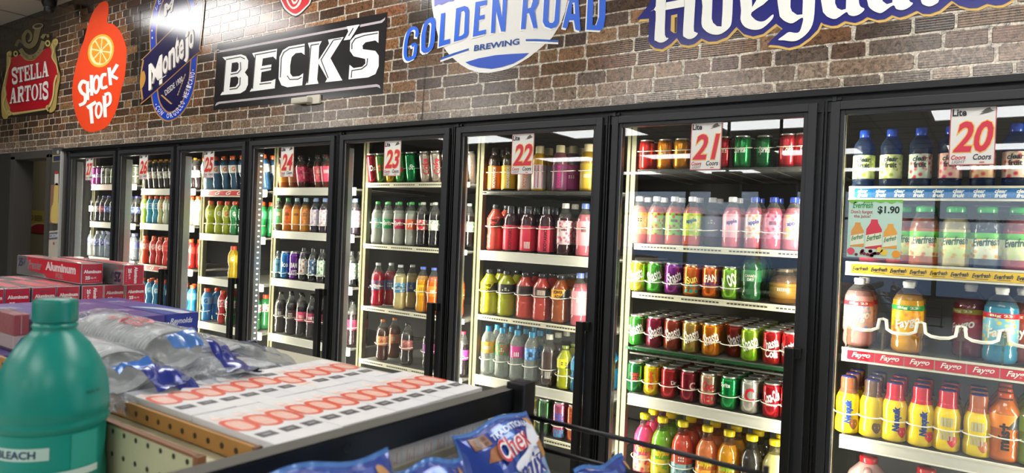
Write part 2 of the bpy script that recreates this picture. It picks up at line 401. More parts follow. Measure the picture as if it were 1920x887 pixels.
# joints between the mural panels, with clear tape
for n_, (a, b) in enumerate((((262, 20), (258, 268)), ((803, 0), (790, 232)))):
    p0, p1 = at_y(*a, D - .003), at_y(*b, D - .003)
    ob('panel_joint', tube('panel_joint', [(p0.x, D - .001, p0.z), ((p0.x + p1.x) / 2 + .004, D - .001, (p0.z + p1.z) / 2), (p1.x, D - .001, p1.z)], .004, 6), 'clear', wall, color=(.8, .8, .8, 1))

# ---- black cooler front: header, mullions, shell of the cold room
sbox('trim_1', -6.0, 1.3, D - .012, D + .06, WB - .022, WB, 'black', bev=.002)
sbox('trim_2', -5.97, 1.3, D + .012, D + .09, ZT - .03, WB - .022, 'black')
for k in range(10):
    o = struct(ob(f'trim_{k + 3}', boxes('mullion', [(cx(k) - .03, cx(k) + .03, D + .022, D + .05, 0.1, ZT - .02), (cx(k) - .003, cx(k) + .003, D + .05, D + .115, 0.1, ZT - .02), (cx(k) - .006, cx(k) - .001, D + .006, D + .022, .1, ZT + .005), (cx(k) + .004, cx(k) + .009, D + .006, D + .022, .1, ZT + .005)]), 'black'))
BACK = YS + .95
cold = [('wall_cold_back', -6.0, 1.9, BACK, BACK + .05, 0, ZT + .25), ('wall_cold_left', -6.02, -5.96, D + .1, BACK, 0, ZT + .2), ('wall_cold_right', 1.8, 1.86, D + .1, BACK, 0, ZT + .2), ('ceiling_cold', -6.0, 1.86, D + .09, BACK, ZT + .14, ZT + .2), ('wall_cold_kick', -5.97, 1.3, D + .01, D + .1, 0, .1)]
for n_, *b in cold: sbox(n_, *b, 'dark', H('#1d1e1e'))

# ---- doorway left of the cooler
g = H('#3a3733')
sbox('wall_doorway', LEFT, -6.9, D + .002, D + .1, 0, WB, 'wall', H('#262320'))
dr = struct(ob('door_1', boxes('door_frame', [(-6.97, -6.88, D - .02, D + .12, 0, EYE + .46), (-6.255, -6.2, D - .02, D + .12, 0, EYE + .46), (-6.97, -6.2, D - .02, D + .12, EYE + .43, WB - .002)], .004), 'wall', color=g))
sbox('wall_passage', -12.0, -6.02, D + .95, D + 1.0, 0, CEIL, 'wall', H('#77735f'))
sbox('wall_passage_side', -6.06, -6.02, D + .1, D + .95, 0, CEIL, 'wall', H('#55524a'))
sbox('ceiling_passage', -12.0, -6.02, D + .1, D + 1.0, CEIL - .4, CEIL - .35, 'wall', H('#55524a'))
sbox('wall_passage_end', -12.1, -12.0, D, D + 1.0, 0, CEIL, 'wall', H('#55524a'))
pl = bpy.data.lights.new('passage_fill', 'AREA'); pl.size = .5; pl.energy = 30; pl.color = (1, .9, .72); plo = bpy.data.objects.new('passage_fill', pl); C.objects.link(plo); plo.location = (-7.6, D + .5, CEIL - .45)  # unseen fill light added to brighten the passage wall and poster
sbox('wall_passage_back', -12.0, LEFT - .1, D - .1, D, 0, CEIL, 'wall', H('#55524a'))
sbox('wall_pier', -6.2, -5.96, D + .0045, D + .1, 0, WB, 'wall', H('#3c3a37'))
sbox('trim_20', -6.022, -5.998, D - .012, D + .004, 0, WB - .022, 'steel', H('#a9aaa6'))

# ================================================================== COOLER DOORS
NUM = {20: 'twenty', 21: 'twenty-one', 22: 'twenty-two', 23: 'twenty-three', 24: 'twenty-four', 25: 'twenty-five', 26: 'twenty-six', 27: 'twenty-seven'}
ORD = ('', 'first', 'second', 'third', 'fourth', 'fifth', 'sixth', 'seventh', 'eighth', 'ninth', 'tenth', 'eleventh', 'twelfth')
LANE = ('one', 'two', 'three', 'four', 'five', 'six', 'seven', 'eight', 'nine', 'ten', 'eleven', 'twelve')
DW, DH = .7386, 1.98
def door_parts():
    fw = .027; s = .015
    stile = lambda sx: boxes('stile', [(0, fw, 0, .04, -DH, 0), (fw, fw + s, .008, .034, -DH + fw, -fw)] if sx < 0 else [(DW - fw, DW, 0, .04, -DH, 0), (DW - fw - s, DW - fw, .008, .034, -DH + fw, -fw)], .0025)
    rail = lambda z1, z2, z3: boxes('rail', [(fw, DW - fw, 0, .04, min(z1, z2), max(z1, z2)), (fw + s, DW - fw - s, .008, .034, min(z2, z3), max(z2, z3))], .0025)
    return stile(-1), stile(1), rail(0, -fw, -fw - s), rail(-DH, -DH + fw, -DH + fw + s)
DP = door_parts()
gl = box('glass_pane', .038, DW - .038, .018, .022, -DH + .038, -.038)
hd = boxes('handle', [(DW - .060, DW - .030, -.038, -.012, -1.42, -.80), (DW - .058, DW - .012, -.022, -.0005, -.835, -.80), (DW - .058, DW - .012, -.022, -.0005, -1.42, -1.385)], .003)
hb = boxes('hinge_bracket', [(-.012, .03, .002, .03, .003, .013), (.004, .016, -.003, .02, .0, .016)], .002)
glint_strip = box('bead_glint', .0405, .0435, .006, .0078, -DH + .045, -.045)  # left inner edge only: its bright reflection is put in as paler grey
for k in range(8):
    n = 27 - k
    t = thing('cooler_door', f'black framed glass cooler door carrying the number card {NUM[n]}', 'door', (X0 + k * P, D, ZT), group='glass cooler doors')
    ob('stile', DP[0], 'frame', t); ob('stile', DP[1], 'frame', t); ob('rail', DP[2], 'frame', t); ob('rail', DP[3], 'frame', t)
    ob('bead_glint', glint_strip, 'steel', t, color=H('#77797c')); ob('glass_pane', gl, 'pane', t)
    ob('handle', hd, 'black', t); ob('hinge_bracket', hb, 'frame', t)

# number cards on the glass
CARDS = {20: (1783, 200), 21: (1297, 229), 22: (961, 251), 23: (721.5, 264), 24: (527.5, 274), 25: (383, 281.5), 26: (262, 289), 27: (161.8, 295)}
for n, (px, py) in CARDS.items():
    p_ = at_y(px, py, D + .017); cw, ch = .1125, .174
    t = thing('number_card', f'white card with large red number {NUM[n]} stuck on the cooler glass', 'sign', (p_.x, D + .0165, p_.z), group='number cards on the cooler doors')
    ob('card', box('card', 0, cw, -.0004, .001, -ch, 0), 'ink', t, color=H('#e3e1dc'))
    bl = boxes('border', [(0, cw, -.0008, -.0005, -.003, -.0005), (0, cw, -.0008, -.0005, -ch, -ch + .0025), (0, .0025, -.0008, -.0005, -ch, 0), (cw - .0025, cw, -.0008, -.0005, -ch, 0)])
    ob('border', bl, 'ink', t, color=H('#c0605c'))
    def q(x0, x1, z0, z1, y): return lambda u, v: (x0 + (x1 - x0) * u, y, z0 + (z1 - z0) * v)
    o = ob('digits', flat_text('digits', str(n), q(.010, cw - .006, -.137, -.046, -.0014), .025, .22), 'ink', t, color=H('#d3304a'))
    ob('digit_outline', flat_text('digit_outline', str(n), q(.007, cw - .003, -.140, -.043, -.0010), .055, .22), 'ink', o, color=H('#ecc05c'))
    ob('lettering', flat_text('lettering', 'Lite', q(.005, .040, -.030, -.009, -.0014), .03), 'ink', t, color=H('#22252c'))
    ob('emblem', fill('emblem', [[(.075, -.022), (.085, -.012), (.095, -.008), (.1, -.016), (.107, -.018), (.09, -.024), (.07, -.028), (.082, -.021)]], lambda x, y: (x, -.0014, y)), 'ink', t, color=H('#5b5550'))
    ob('lettering', flat_text('lettering', 'Coors', q(.006, .043, -.158, -.144, -.0014), .03, .25), 'ink', t, color=H('#c5525a'))
    ob('lettering', flat_text('lettering', 'LIGHT', q(.008, .042, -.169, -.160, -.0014), .03, .25), 'ink', t, color=H('#9a9a9c'))
    ob('lettering', flat_text('lettering', 'Coors', q(.060, .104, -.159, -.142, -.0014), .02, .25), 'ink', t, color=H('#2c2d31'))
    ob('underline', box('underline', .076, .088, -.0014, -.0009, -.1675, -.1645), 'ink', t, color=H('#c5525a'))

# LED strips behind the mullions, facing into the shelves from both sides
def led_light(x, sgn):
    l = bpy.data.lights.new('cooler_led', 'AREA'); l.shape = 'RECTANGLE'; l.size = .03; l.size_y = 1.75; l.energy = LED_POWER; l.color = (1, .93, .76)
    o = bpy.data.objects.new('cooler_led', l); C.objects.link(o)
    d = Vector((sgn * .75, 1, 0)).normalized(); o.matrix_world = Matrix.Translation((x, D + .1, EYE - .5)) @ (d.to_track_quat('-Z', 'Y').to_matrix().to_4x4())
for k in range(10):
    t = thing('led_strip', f'vertical strip of small white lamps behind the frame {"left of cooler door " + NUM[27 - k] if k < 8 else "right of cooler door twenty" if k == 8 else "beyond the right edge"}', 'lamp', (cx(k), D + .1, EYE - .5), group='cooler lamp strips')
    ob('lamp_channel', cached('lch', lambda: boxes('lamp_channel', [(-.006, -.0035, -.03, .014, -.9, .9), (.0035, .006, -.03, .014, -.9, .9)])), 'steel', t, color=H('#7d8286'))
    dots = []
    for i in range(56):
        zz = -.88 + i * .032
        dots.append((.0062, .0078, -.010, .0, zz, zz + .007))
    if k == 3: stuff(ob('lamp_dots', cached('ldt', lambda: boxes('lamp_dots', dots)), 'led', t))
    if k < 9: led_light(cx(k) + .022, 1)
    if k > 0: led_light(cx(k) - .022, -1)

# ================================================================== DRINKS
def zz(h, *p): return [(r_, z_ * h) for r_, z_ in p]
def bottle_kind(kind, r, h):
    """list of (part, mesh, material, colour slot, parent part)"""
    def make():
        L = lambda nm, *p, **kw: lathe(nm, zz(h, *p), **kw)
        if kind == 'can':
            return [('body', L('body', (0, .012), (r * .70, .012), (r * .76, 0), (r * .82, .01), (r, .075), (r, .865), (r * .97, .90), (r * .86, .95)), 'can', 'b'),
                    ('lid', L('lid', (r * .86, .95), (r * .82, .966), (r * .87, .978), (r * .86, 1.0), (r * .79, .998), (r * .75, .958), (0, .962)), 'alu', None),
                    ('pull_tab', box('pull_tab', -r * .18, r * .18, -r * .5, r * .15, h * .969, h * .981), 'alu', None)]
        if kind == 'soda':
            return [('body', L('body', (0, .02), (r * .5, .0), (r * .85, .01), (r * .98, .06), (r, .14), (r * .90, .26), (r * .93, .33), (r * .98, .37), (r * .98, .60), (r, .64), (r * .94, .72), (r * .72, .80), (0, .802)), 'liquid', 'b'),
                    ('label', L('label', (r * .985, .375), (r * 1.0, .38), (r * 1.0, .595), (r * .985, .60)), 'label', 'l'),
                    ('neck', L('neck', (r * .95, .72), (r * .73, .80), (r * .52, .86), (r * .40, .90), (r * .36, .935), (r * .44, .937), (r * .44, .945)), 'clear', 'n'),
                    ('cap', L('cap', (r * .41, .94), (r * .41, .995), (r * .36, 1.0), (0, 1.0)), 'gloss', 'c')]
        if kind == 'sport':
            pv, pf = [], []
            for i in range(11):
                for j in range(5):
                    f_ = j / 4; an = -1.25 + (1.35 + .75 * f_) * i / 10; pv.append((r * 1.028 * math.sin(an), -r * 1.028 * math.cos(an), h * (.495 + .21 * f_)))
            for i in range(10):
                for j in range(4): pf.append((i * 5 + j, i * 5 + j + 5, i * 5 + j + 6, i * 5 + j + 1))
            return [('body', L('body', (0, .01), (r * .8, .0), (r * .97, .03), (r, .08), (r * .95, .13), (r, .18), (r * .95, .24), (r, .30), (r * .95, .36), (r * .92, .42), (r, .49), (r, .71), (r * .95, .74), (r * .50, .875), (r * .42, .90)), 'liquid', 'b'),
                    ('label', L('label', (r * .99, .49), (r * 1.015, .495), (r * 1.015, .705), (r * .99, .71)), 'label', 'k'), ('label_patch', mesh_of('label_patch', pv, pf, True), 'ink', 'l'),
                    ('neck', L('neck', (r * .44, .89), (r * .40, .93), (r * .46, .935)), 'clear', None), ('cap', L('cap', (r * .42, .925), (r * .45, .93), (r * .45, .99), (r * .40, 1.0), (0, 1.0)), 'gloss', 'c')]
        if kind == 'bulb':
            return [('body', L('body', (0, .01), (r * .8, .0), (r * .95, .03), (r * .97, .20), (r * .80, .34), (r * .80, .40), (r, .50), (r * 1.02, .64), (r * .98, .75), (r * .68, .86), (r * .52, .885)), 'liquid', 'b'),
                    ('label', L('label', (r * .98, .50), (r * 1.025, .52), (r * 1.04, .64), (r * 1.0, .73)), 'label', 'l'),
                    ('cap', L('cap', (r * .52, .88), (r * .58, .895), (r * .58, .985), (r * .52, 1.0), (0, 1.0)), 'gloss', 'c')]
        if kind == 'armor':
            return [('body', L('body', (0, 0), (r * .95, .0), (r, .02), (r, .58), (r * .94, .66), (r * .97, .70), (r * .80, .79), (r * .58, .84)), 'liquid', 'b'),
                    ('label', L('label', (r * 1.0, .04), (r * 1.015, .045), (r * 1.015, .57), (r * 1.0, .575)), 'paint', 'l'),
                    ('cap', L('cap', (r * .60, .83), (r * .60, .985), (r * .55, 1.0), (0, 1.0)), 'gloss', 'c')]
        if kind == 'jar':
            return [('body', L('body', (0, .0), (r * .92, .0), (r, .03), (r, .60), (r * .93, .70), (r * .70, .80), (0, .802)), 'liquid', 'b'),
                    ('label', L('label', (r * 1.0, .15), (r * 1.015, .152), (r * 1.015, .54), (r * 1.0, .542)), 'label', 'l'), ('label_border', L('label_border', (r * 1.0, .47), (r * 1.019, .472), (r * 1.019, .57), (r * 1.0, .572)), 'ink', 'n'),
                    ('neck', L('neck', (r * .99, .615), (r * .95, .72), (r * .62, .86), (r * .58, .905)), 'clear', None),
                    ('cap', L('cap', (r * .62, .905), (r * .64, .925), (r * .64, .985), (r * .6, 1.0), (0, 1.0)), 'gloss', 'c')]
        if kind == 'tea':
            return [('body', L('body', (0, .0), (r * .92, .0), (r, .03), (r, .30), (r * .96, .34), (r, .38), (r, .60), (r * .90, .70), (r * .66, .79), (0, .792)), 'liquid', 'b'),
                    ('label', L('label', (r * 1.0, .20), (r * 1.015, .205), (r * 1.015, .63), (r * .97, .66)), 'label', 'l'),
                    ('neck', L('neck', (r * .93, .70), (r * .70, .79), (r * .48, .85), (r * .40, .885), (r * .40, .91)), 'clear', 'n'),
                    ('cap', L('cap', (r * .47, .90), (r * .47, .985), (r * .43, 1.0), (0, 1.0)), 'gloss', 'c')]
        if kind == 'glass':
            return [('body', L('body', (0, .0), (r * .92, .0), (r, .025), (r, .59), (r * .96, .66), (r * .76, .735), (r * .54, .79)), 'liquid', 'b'),
                    ('label', L('label', (r * 1.0, .10), (r * 1.01, .102), (r * 1.01, .36), (r * 1.0, .362)), 'label', 'l'),
                    ('neck', L('neck', (r * .55, .785), (r * .46, .83), (r * .42, .91), (r * .45, .92)), 'clear', 'n'),
                    ('cap', L('cap', (r * .49, .915), (r * .52, .922), (r * .52, .982), (r * .47, 1.0), (0, 1.0)), 'gloss', 'c')]
        if kind == 'milk':
            return [('body', L('body', (0, .0), (r * .85, .0), (r, .03), (r, .20), (r * .90, .30), (r * .97, .40), (r, .52), (r * .97, .60), (r * .84, .68), (r * .66, .74), (r * .60, .77)), 'gloss', 'b'),
                    ('shoulder_band', L('shoulder_band', (r * .80, .71), (r * .74, .735), (r * .68, .765), (r * .66, .78)), 'gloss', 'c'), ('splash', mesh_of('splash', [(r * 1.012 * math.sin(.45), -r * 1.012 * math.cos(.45), .19 * h)] + [(r * 1.015 * math.sin(.45 + .38 * math.cos(q)), -r * 1.015 * math.cos(.45 + .38 * math.cos(q)), h * (.19 + (.09 + .015 * math.sin(3 * q)) * math.sin(q))) for q in [i * math.pi / 10 for i in range(20)]], [(0, i + 1, (i + 1) % 20 + 1) for i in range(20)]), 'ink', 'c'),
                    ('cap', L('cap', (r * .66, .77), (r * .66, .96), (r * .61, .985)), 'gloss', 'c'), ('cap_top', L('cap_top', (r * .61, .984), (r * .54, 1.0), (0, 1.0)), 'gloss', 'n')]
        if kind == 'water':
            return [('body', L('body', (0, .01), (r * .8, .0), (r, .04), (r * .96, .10), (r, .16), (r * .96, .22), (r, .28), (r * .96, .34), (r, .40), (r, .68), (r * .93, .76), (r * .55, .87), (r * .42, .90)), 'clearw', 'b'),
                    ('label', L('label', (r * 1.0, .45), (r * 1.015, .452), (r * 1.015, .675), (r * 1.0, .68)), 'label', 'l'),
                    ('cap', L('cap', (r * .48, .89), (r * .48, .985), (r * .43, 1.0), (0, 1.0)), 'gloss', 'c')]
        if kind == 'big':
            return [('body', L('body', (0, .02), (r * .5, .0), (r * .88, .01), (r, .06), (r, .16), (r * .95, .20), (r, .24), (r, .66), (r * .96, .74), (r * .78, .81), (0, .812)), 'liquid', 'b'), ('neck', L('neck', (r * .97, .74), (r * .79, .81), (r * .62, .855), (r * .36, .91)), 'clear', None),
                    ('label', L('label', (r * 1.0, .25), (r * 1.012, .252), (r * 1.012, .60), (r * 1.0, .602)), 'label', 'l'),
                    ('size_band', L('size_band', (r * 1.0, .60), (r * 1.014, .602), (r * 1.014, .665), (r * .99, .668)), 'ink', 'n'),
                    ('cap', L('cap', (r * .36, .905), (r * .36, .935), (r * .40, .94), (r * .40, .99), (r * .36, 1.0), (0, 1.0)), 'gloss', 'c')]
        if kind == 'clearfruit':
            return [('body', L('body', (0, .01), (r * .85, .0), (r, .03), (r * .95, .08), (r, .13), (r, .56), (r * .92, .62), (r, .68), (r * .9, .75), (r * .55, .85), (r * .42, .88)), 'clear', 'b'),
                    ('label', L('label', (r * 1.0, .14), (r * 1.015, .142), (r * 1.015, .545), (r * 1.0, .55)), 'label', 'l'),
                    ('cap', L('cap', (r * .48, .87), (r * .50, .88), (r * .50, .985), (r * .45, 1.0), (0, 1.0)), 'gloss', 'c')]
        if kind == 'jug':
            return [('body', lathe('body', zz(h, (0, .0), (r * .9, .0), (r, .03), (r, .55), (r * .97, .62), (r * .75, .78), (r * .38, .90), (r * .30, .93)), sq=.55, seg=28), 'liquid', 'b'),
                    ('handle', tube('handle', [(0, -r * .55, h * .86), (0, -r * .85, h * .84), (0, -r * 1.05, h * .72), (0, -r * 1.05, h * .55), (0, -r * .95, h * .48)], r * .17, 10), 'liquid', 'b'),
                    ('cap', L('cap', (r * .34, .92), (r * .36, .925), (r * .36, .99), (r * .32, 1.0), (0, 1.0)), 'gloss', 'c')]
        raise KeyError(kind)
    return cached(('kind', kind, round(r, 4), round(h, 4)), make)
# where lettering sits: fraction of height, radius factor, carrying part
col_none = None
LET = dict(can=(.52, 1.012, 'body'), soda=(.49, 1.02, 'label'), sport=(.60, 1.035, 'label_patch'), bulb=(.62, 1.06, 'label'), armor=(.31, 1.03, 'label'), jar=(.40, 1.03, 'label'), tea=(.50, 1.03, 'label'), glass=(.44, 1.015, 'body'), milk=(.42, 1.015, 'body'), water=(.56, 1.03, 'label'), big=(.42, 1.025, 'label'), clearfruit=(.40, 1.03, 'label'), jug=(.4, 1.3, 'body'))
NOUN = dict(can='can', jug='jug'); 

def drink(kind, r, h, it, x, y, z, label, group, lettered=True, lean=0.):
    cat = NOUN.get(kind, 'bottle'); nm = {'can': 'drink_can', 'jug': 'drink_jug', 'glass': 'glass_bottle', 'jar': 'juice_bottle', 'clearfruit': 'water_bottle', 'water': 'water_bottle', 'milk': 'milk_bottle', 'tea': 'tea_bottle', 'sport': 'sports_drink_bottle', 'bulb': 'sports_drink_bottle', 'armor': 'sports_drink_bottle'}.get(kind, 'soda_bottle')
    face = math.atan2(-x, y) * .8 + it.get('rot', 0.)
    t = thing(nm, label, cat, (x, y, z), (lean, 0, 0), group=group)
    b, l, c_ = H(it['b']), H(it.get('l', '#e8e4da')), H(it.get('c', '#e8e8e4')); n_ = H(it['n']) if 'n' in it else (.93, .95, .93, 1)
    col = dict(b=b, l=l, c=c_, n=n_, k=H('#2c2b2a')); parts = {}
    for pn, me, mt, slot in bottle_kind(kind, r, h):
        parts[pn] = ob(pn, me, mt, t, color=col.get(slot, (.8, .8, .8, 1)), rot=(0, 0, face), c2=H('#3a3836') if slot == 'k' else H(it['l2']) if 'l2' in it and pn == 'label' else (col[slot] if slot else None) if pn == 'label' else None)
    if lettered and 't' not in it and kind not in ('jug', 'milk'):
        rr_ = random.Random(int(x * 1000) + int(z * 1000)); it = dict(it, t=rr_.choice(('|||||||', '= = =', '- = -', '|||||')), tw=rr_.uniform(.5, .9), th=h * rr_.uniform(.05, .11), tc=rr_.choice(('#ece8de', '#2c2a2c', '#e8e2d0')), tt=0.)
    if lettered and 't' in it:
        zf, rf, pn = LET[kind]; zf = it.get('tz', zf)
        me = wrap_text(it['t'], it.get('tw', 1.3) * r, it.get('th', .02), r * rf, it.get('tv', False), it.get('tb', .03), it.get('sh', 0.), it.get('tt', 0.))
        ob('lettering', me, 'ink', parts[pn], (0, 0, zf * h), color=H(it.get('tc', '#f4f2ec')))
        if 't2' in it:
            ob('lettering', wrap_text(it['t2'], it.get('tw2', 1.3) * r, it.get('th2', .01), r * rf * 1.002, False, .03, 0.), 'ink', parts[pn], (0, 0, it.get('tz2', .3) * h), color=H(it.get('tc2', '#f4f2ec')))
    return t

def at_yz(px, z, y):            # point of the plane Y = y at height z that lies on image column px
    a = FW + RT * ((px - 960) / FPX) + UP * (443.5 / FPX); zr = z - EYE
    t = (a.z * y - zr * a.y) / (UP.z * y - zr * UP.y); d = a - UP * t
    return d.x * (y / d.y)

def arc_mesh(r):
    return cached(('arc', round(r, 4)), lambda: tube('lane_stop', [((r + .007) * math.cos(a), -(r + .006) * math.sin(a) * (1 if 0 < math.sin(a) else .3), .004 * abs(math.cos(a)) ** 3) for a in [math.pi * i / 12 for i in range(13)]], .0021, 6))
def stop_arcs(par, xs, r, y, z):
    me = arc_mesh(r)
    for x in xs: ob('lane_stop', me, 'steel', par, (x, y, z), color=H('#e2dfd0'))

SW = .70
def shelf(k, no, px, py, strip, last=0):
    p_ = at_y(px, py, YS); x0 = XS0 + k * P; z = p_.z
    where = f'{ORD[no]} from the top behind cooler door {NUM[27 - k]}'
    looks = dict(white='deep white enamelled front', slot='cream slotted front', wire='thin dark wire front', blue='cream front with blue tags', yellow='yellow tag strip', red='red tag strip', green='green glass front edge', redw='red and white tag strip', pink='pale pink front')
    t = thing('cooler_shelf', f'shelf with {looks[strip]}, {where}', 'shelf', (x0, YS, z), group='cooler shelves')
    ob('deck', cached('deck', lambda: boxes('deck', [(0, SW, .03 + i * .012, .0335 + i * .012, -.010, -.006) for i in range(44)] + [(i * SW / 8, i * SW / 8 + .006, .004, .6, -.016, -.0105) for i in range(8)] + [(SW - .006, SW, .004, .6, -.016, -.0105)])), 'steel', t, color=H('#7c7b74'))
    ob('deck_sheet', cached('decks', lambda: box('deck_sheet', 0, SW, .006, .6, -.0145, -.0115)), 'steel', t, color=H('#4a4945'))
    if strip in ('white', 'pink'):
        ob('front_strip', cached('sw', lambda: boxes('front_strip', [(0, SW, -.004, .004, -.044, -.001), (0, SW, -.007, .004, -.044, -.040), (0, SW, -.006, .004, -.006, 0)], .001)), 'steel', t, color=H('#dcd9cd') if strip == 'white' else H('#e4cdc4'))
    elif strip == 'slot':
        o = ob('front_strip', cached('ss', lambda: boxes('front_strip', [(0, SW, -.004, .004, -.024, -.001), (0, SW, -.006, .0, -.006, 0)], .001)), 'steel', t, color=H('#e6e0c8'))
        stuff(ob('front_slots', cached('sl', lambda: boxes('front_slots', [(.03 + i * .0135, .04 + i * .0135, -.0046, -.0038, -.015, -.0095) for i in range(48) if i % 13 not in (11, 12)])), 'matte', o, color=H('#4a463c')))
    elif strip == 'wire':
        ob('front_wire', cached('wi', lambda: boxes('front_wire', [(0, SW, -.003, .003, -.008, -.003), (0, SW, -.003, .003, -.02, -.016)])), 'steel', t, color=H('#3c3c38'))
    elif strip == 'green':
        ob('front_edge', cached('gr', lambda: boxes('front_edge', [(-.02, SW, -.006, .004, -.014, -.003)], .001)), 'clear', t, color=H('#7fd6a0'))
        ob('front_wire', cached('wi2', lambda: boxes('front_wire', [(0, SW, -.003, .003, -.030, -.024)])), 'steel', t, color=H('#55544c'))
    else:
        hh = .036
        o = ob('front_strip', cached('tg', lambda: boxes('front_strip', [(-.005, SW, -.003, .004, -hh - .006, -.001), (-.005, SW, -.007, .0, -.006, .001), (-.005, SW, -.007, .0, -hh - .009, -hh - .003)], .0008)), 'steel', t, color=H('#dfdac6'))
        spec = dict(blue=('#1f6fb4', 'Clear fruit', '#f2f4ee', .0535, .8), yellow=('#f2c614', 'Everfresh', '#2b2a1c', .0555, .86), red=('#cf1f36', 'Faygo', '#f4efe8', .084, .66), redw=('#d2262e', 'G', '#f6efe6', .12, .5))[strip]
        n_ = int((SW - .02) / spec[3])
        for i in range(n_):
            xa = .012 + i * spec[3]; tg = ob('price_tag', cached(('pt', strip), lambda: box('price_tag', 0, spec[3] - (.0035 if strip == 'red' else .0004), -.0062, -.0034, -hh - .001, -.0075)), 'ink', o, (xa, 0, 0), color=H(spec[0]))
            if strip == 'blue':
                for wd, za, zb in (('clear', -.021, -.009), ('fruit', -.035, -.022)):
                    ob('lettering', cached(('ptl', wd), lambda: flat_text('lettering', wd, lambda u, v: (.010 + u * .031, -.0068, za + v * (zb - za)), .05, .25)), 'ink', tg, color=H(spec[2]))
            else:
                wd = spec[3] * spec[4]
                ob('lettering', cached(('ptl', strip), lambda: flat_text('lettering', spec[1], lambda u, v: ((spec[3] - wd) / 2 + u * wd, -.0068, (-.032 if strip != 'yellow' else -.028) + v * (.022 if strip != 'yellow' else .014) + (u - .5) * .003), .03 if strip != 'red' else .02, .35)), 'ink', tg, color=H(spec[2]))
                if strip == 'yellow': ob('underline', cached('ptu', lambda: box('underline', .012, .046, -.0068, -.006, -.0325, -.031)), 'ink', tg, color=H(spec[2]))
    return t, x0, z

def row(k, no, px, py, strip, kind, r, h, items, depth=2, lean=0., stop=.34, fillup=True, gap=.006):
    t, x0, z = shelf(k, no, px, py, strip); yc = YS + .014 + r; xs = []
    its = []
    for it in items:
        kd, rr, hh = it.get('k', kind), it.get('r', r), it.get('h', h)
        its.append((at_yz(it['x'], z + hh / 2, YS + .014 + rr + it.get('dy', 0)), it))
    if fillup and k < 7 and len(its) > 1:
        pitch = max((its[-1][0] - its[0][0]) / (len(its) - 1), 2 * r + .004)
        while its[-1][0] + pitch + r < x0 + SW - .0: its.append((its[-1][0] + pitch, dict(its[-1][1], dy=0)))
    n = len(its)
    for i, (x, it) in enumerate(its):
        kd, rr, hh = it.get('k', kind), it.get('r', r), it.get('h', h); dy = it.get('dy', 0)
        pos = f'{ORD[i + 1]} from left, {ORD[no]} shelf, door {NUM[27 - k]}'
        for j in range(it.get('d', depth)):
            y = YS + .014 + rr + dy + j * (2 * rr + gap)
            short = it['w'].split(',')[0]
            lab = f'{it["w"]}, {pos}' if j == 0 else f'{short}, {ORD[j + 1]} back in lane {LANE[i]}, {ORD[no]} shelf, door {NUM[27 - k]}'
            if len(lab.replace('-', ' ').split()) > 15: lab = f'{short}, {pos}' if j == 0 else f'{short}, {ORD[j + 1]} back, lane {LANE[i]}, {ORD[no]} shelf, door {NUM[27 - k]}'
            drink(kd, rr, hh, it, x + R.uniform(-.002, .002), y, z + .001 - (.0 if not lean else .0), lab, f'drinks on the {ORD[no]} shelf of door {NUM[27 - k]}', j == 0, lean)
        if stop and not it.get('nostop'): xs.append((x, rr, YS + .014 + rr + dy if dy < .03 else YS + .014 + rr, z + stop * hh))
    for x, rr, y, zs in xs: stop_arcs(t, [x - x0], rr, y - YS, zs - z)
    return t, x0, z

for k in range(9):              # white uprights that carry the shelves
    t = thing('shelf_upright', f'pale lit shelf upright at the {"left side of cooler door " + NUM[27 - k] if k < 8 else "right side of cooler door twenty"}', 'upright', (cx(k), 2.578, 0), group='shelf uprights')
    ob('post', cached('up', lambda: boxes('post', [(0, .014, 0, .03, 0, ZT + .1), (.017, .038, .004, .034, 0, ZT + .1)], .002)), 'steel', t, color=H('#55533f'))

def I(x, w, b, l='#e8e4da', c='#e8e8e4', **kw): return dict(x=x, w=w, b=b, l=l, c=c, **kw)

# ---------------- door 20 (k = 7)
cf = dict(t='clear', t2='fruit', tc='#20303a', tc2='#20303a', tw=1.35, th=.017, tz=.47, tw2=1.1, th2=.018, tz2=.37, sh=.2, tb=.03)
row(7, 1, 1593, 350, 'blue', 'clearfruit', .0335, .193, [
    I(1621, 'clear water bottle, lime label, blue cap', '#8fb2ee', '#dfe6a8', '#2a4fb8', l2='#9db832', **cf), I(1670, 'clear water bottle, apple green label, blue cap', '#8fb2ee', '#e4e8b4', '#2a4fb8', l2='#a6bd30', **cf),
    I(1727, 'clear water bottle, strawberry kiwi label, blue cap', '#8fb2ee', '#cfe2d0', '#2a4fb8', l2='#d23a50', **cf), I(1781.5, 'clear water bottle, pink label with fruit, blue cap', '#8fb2ee', '#f2c9b8', '#2a4fb8', l2='#e4477c', **cf),
    I(1844, 'clear water bottle, orange and pink label, blue cap', '#8fb2ee', '#f3cfa4', '#2a4fb8', l2='#e8584a', **cf), I(1904, 'clear water bottle, cherry label, blue cap', '#8fb2ee', '#f4dcc8', '#2a4fb8', l2='#d8303c', **cf)], depth=1, stop=0)
ef = dict(t='Everfresh', tc='#1f4a2a', tw=1.7, th=.026, sh=.25, tz=.43, tt=.08, n='#58b43c')
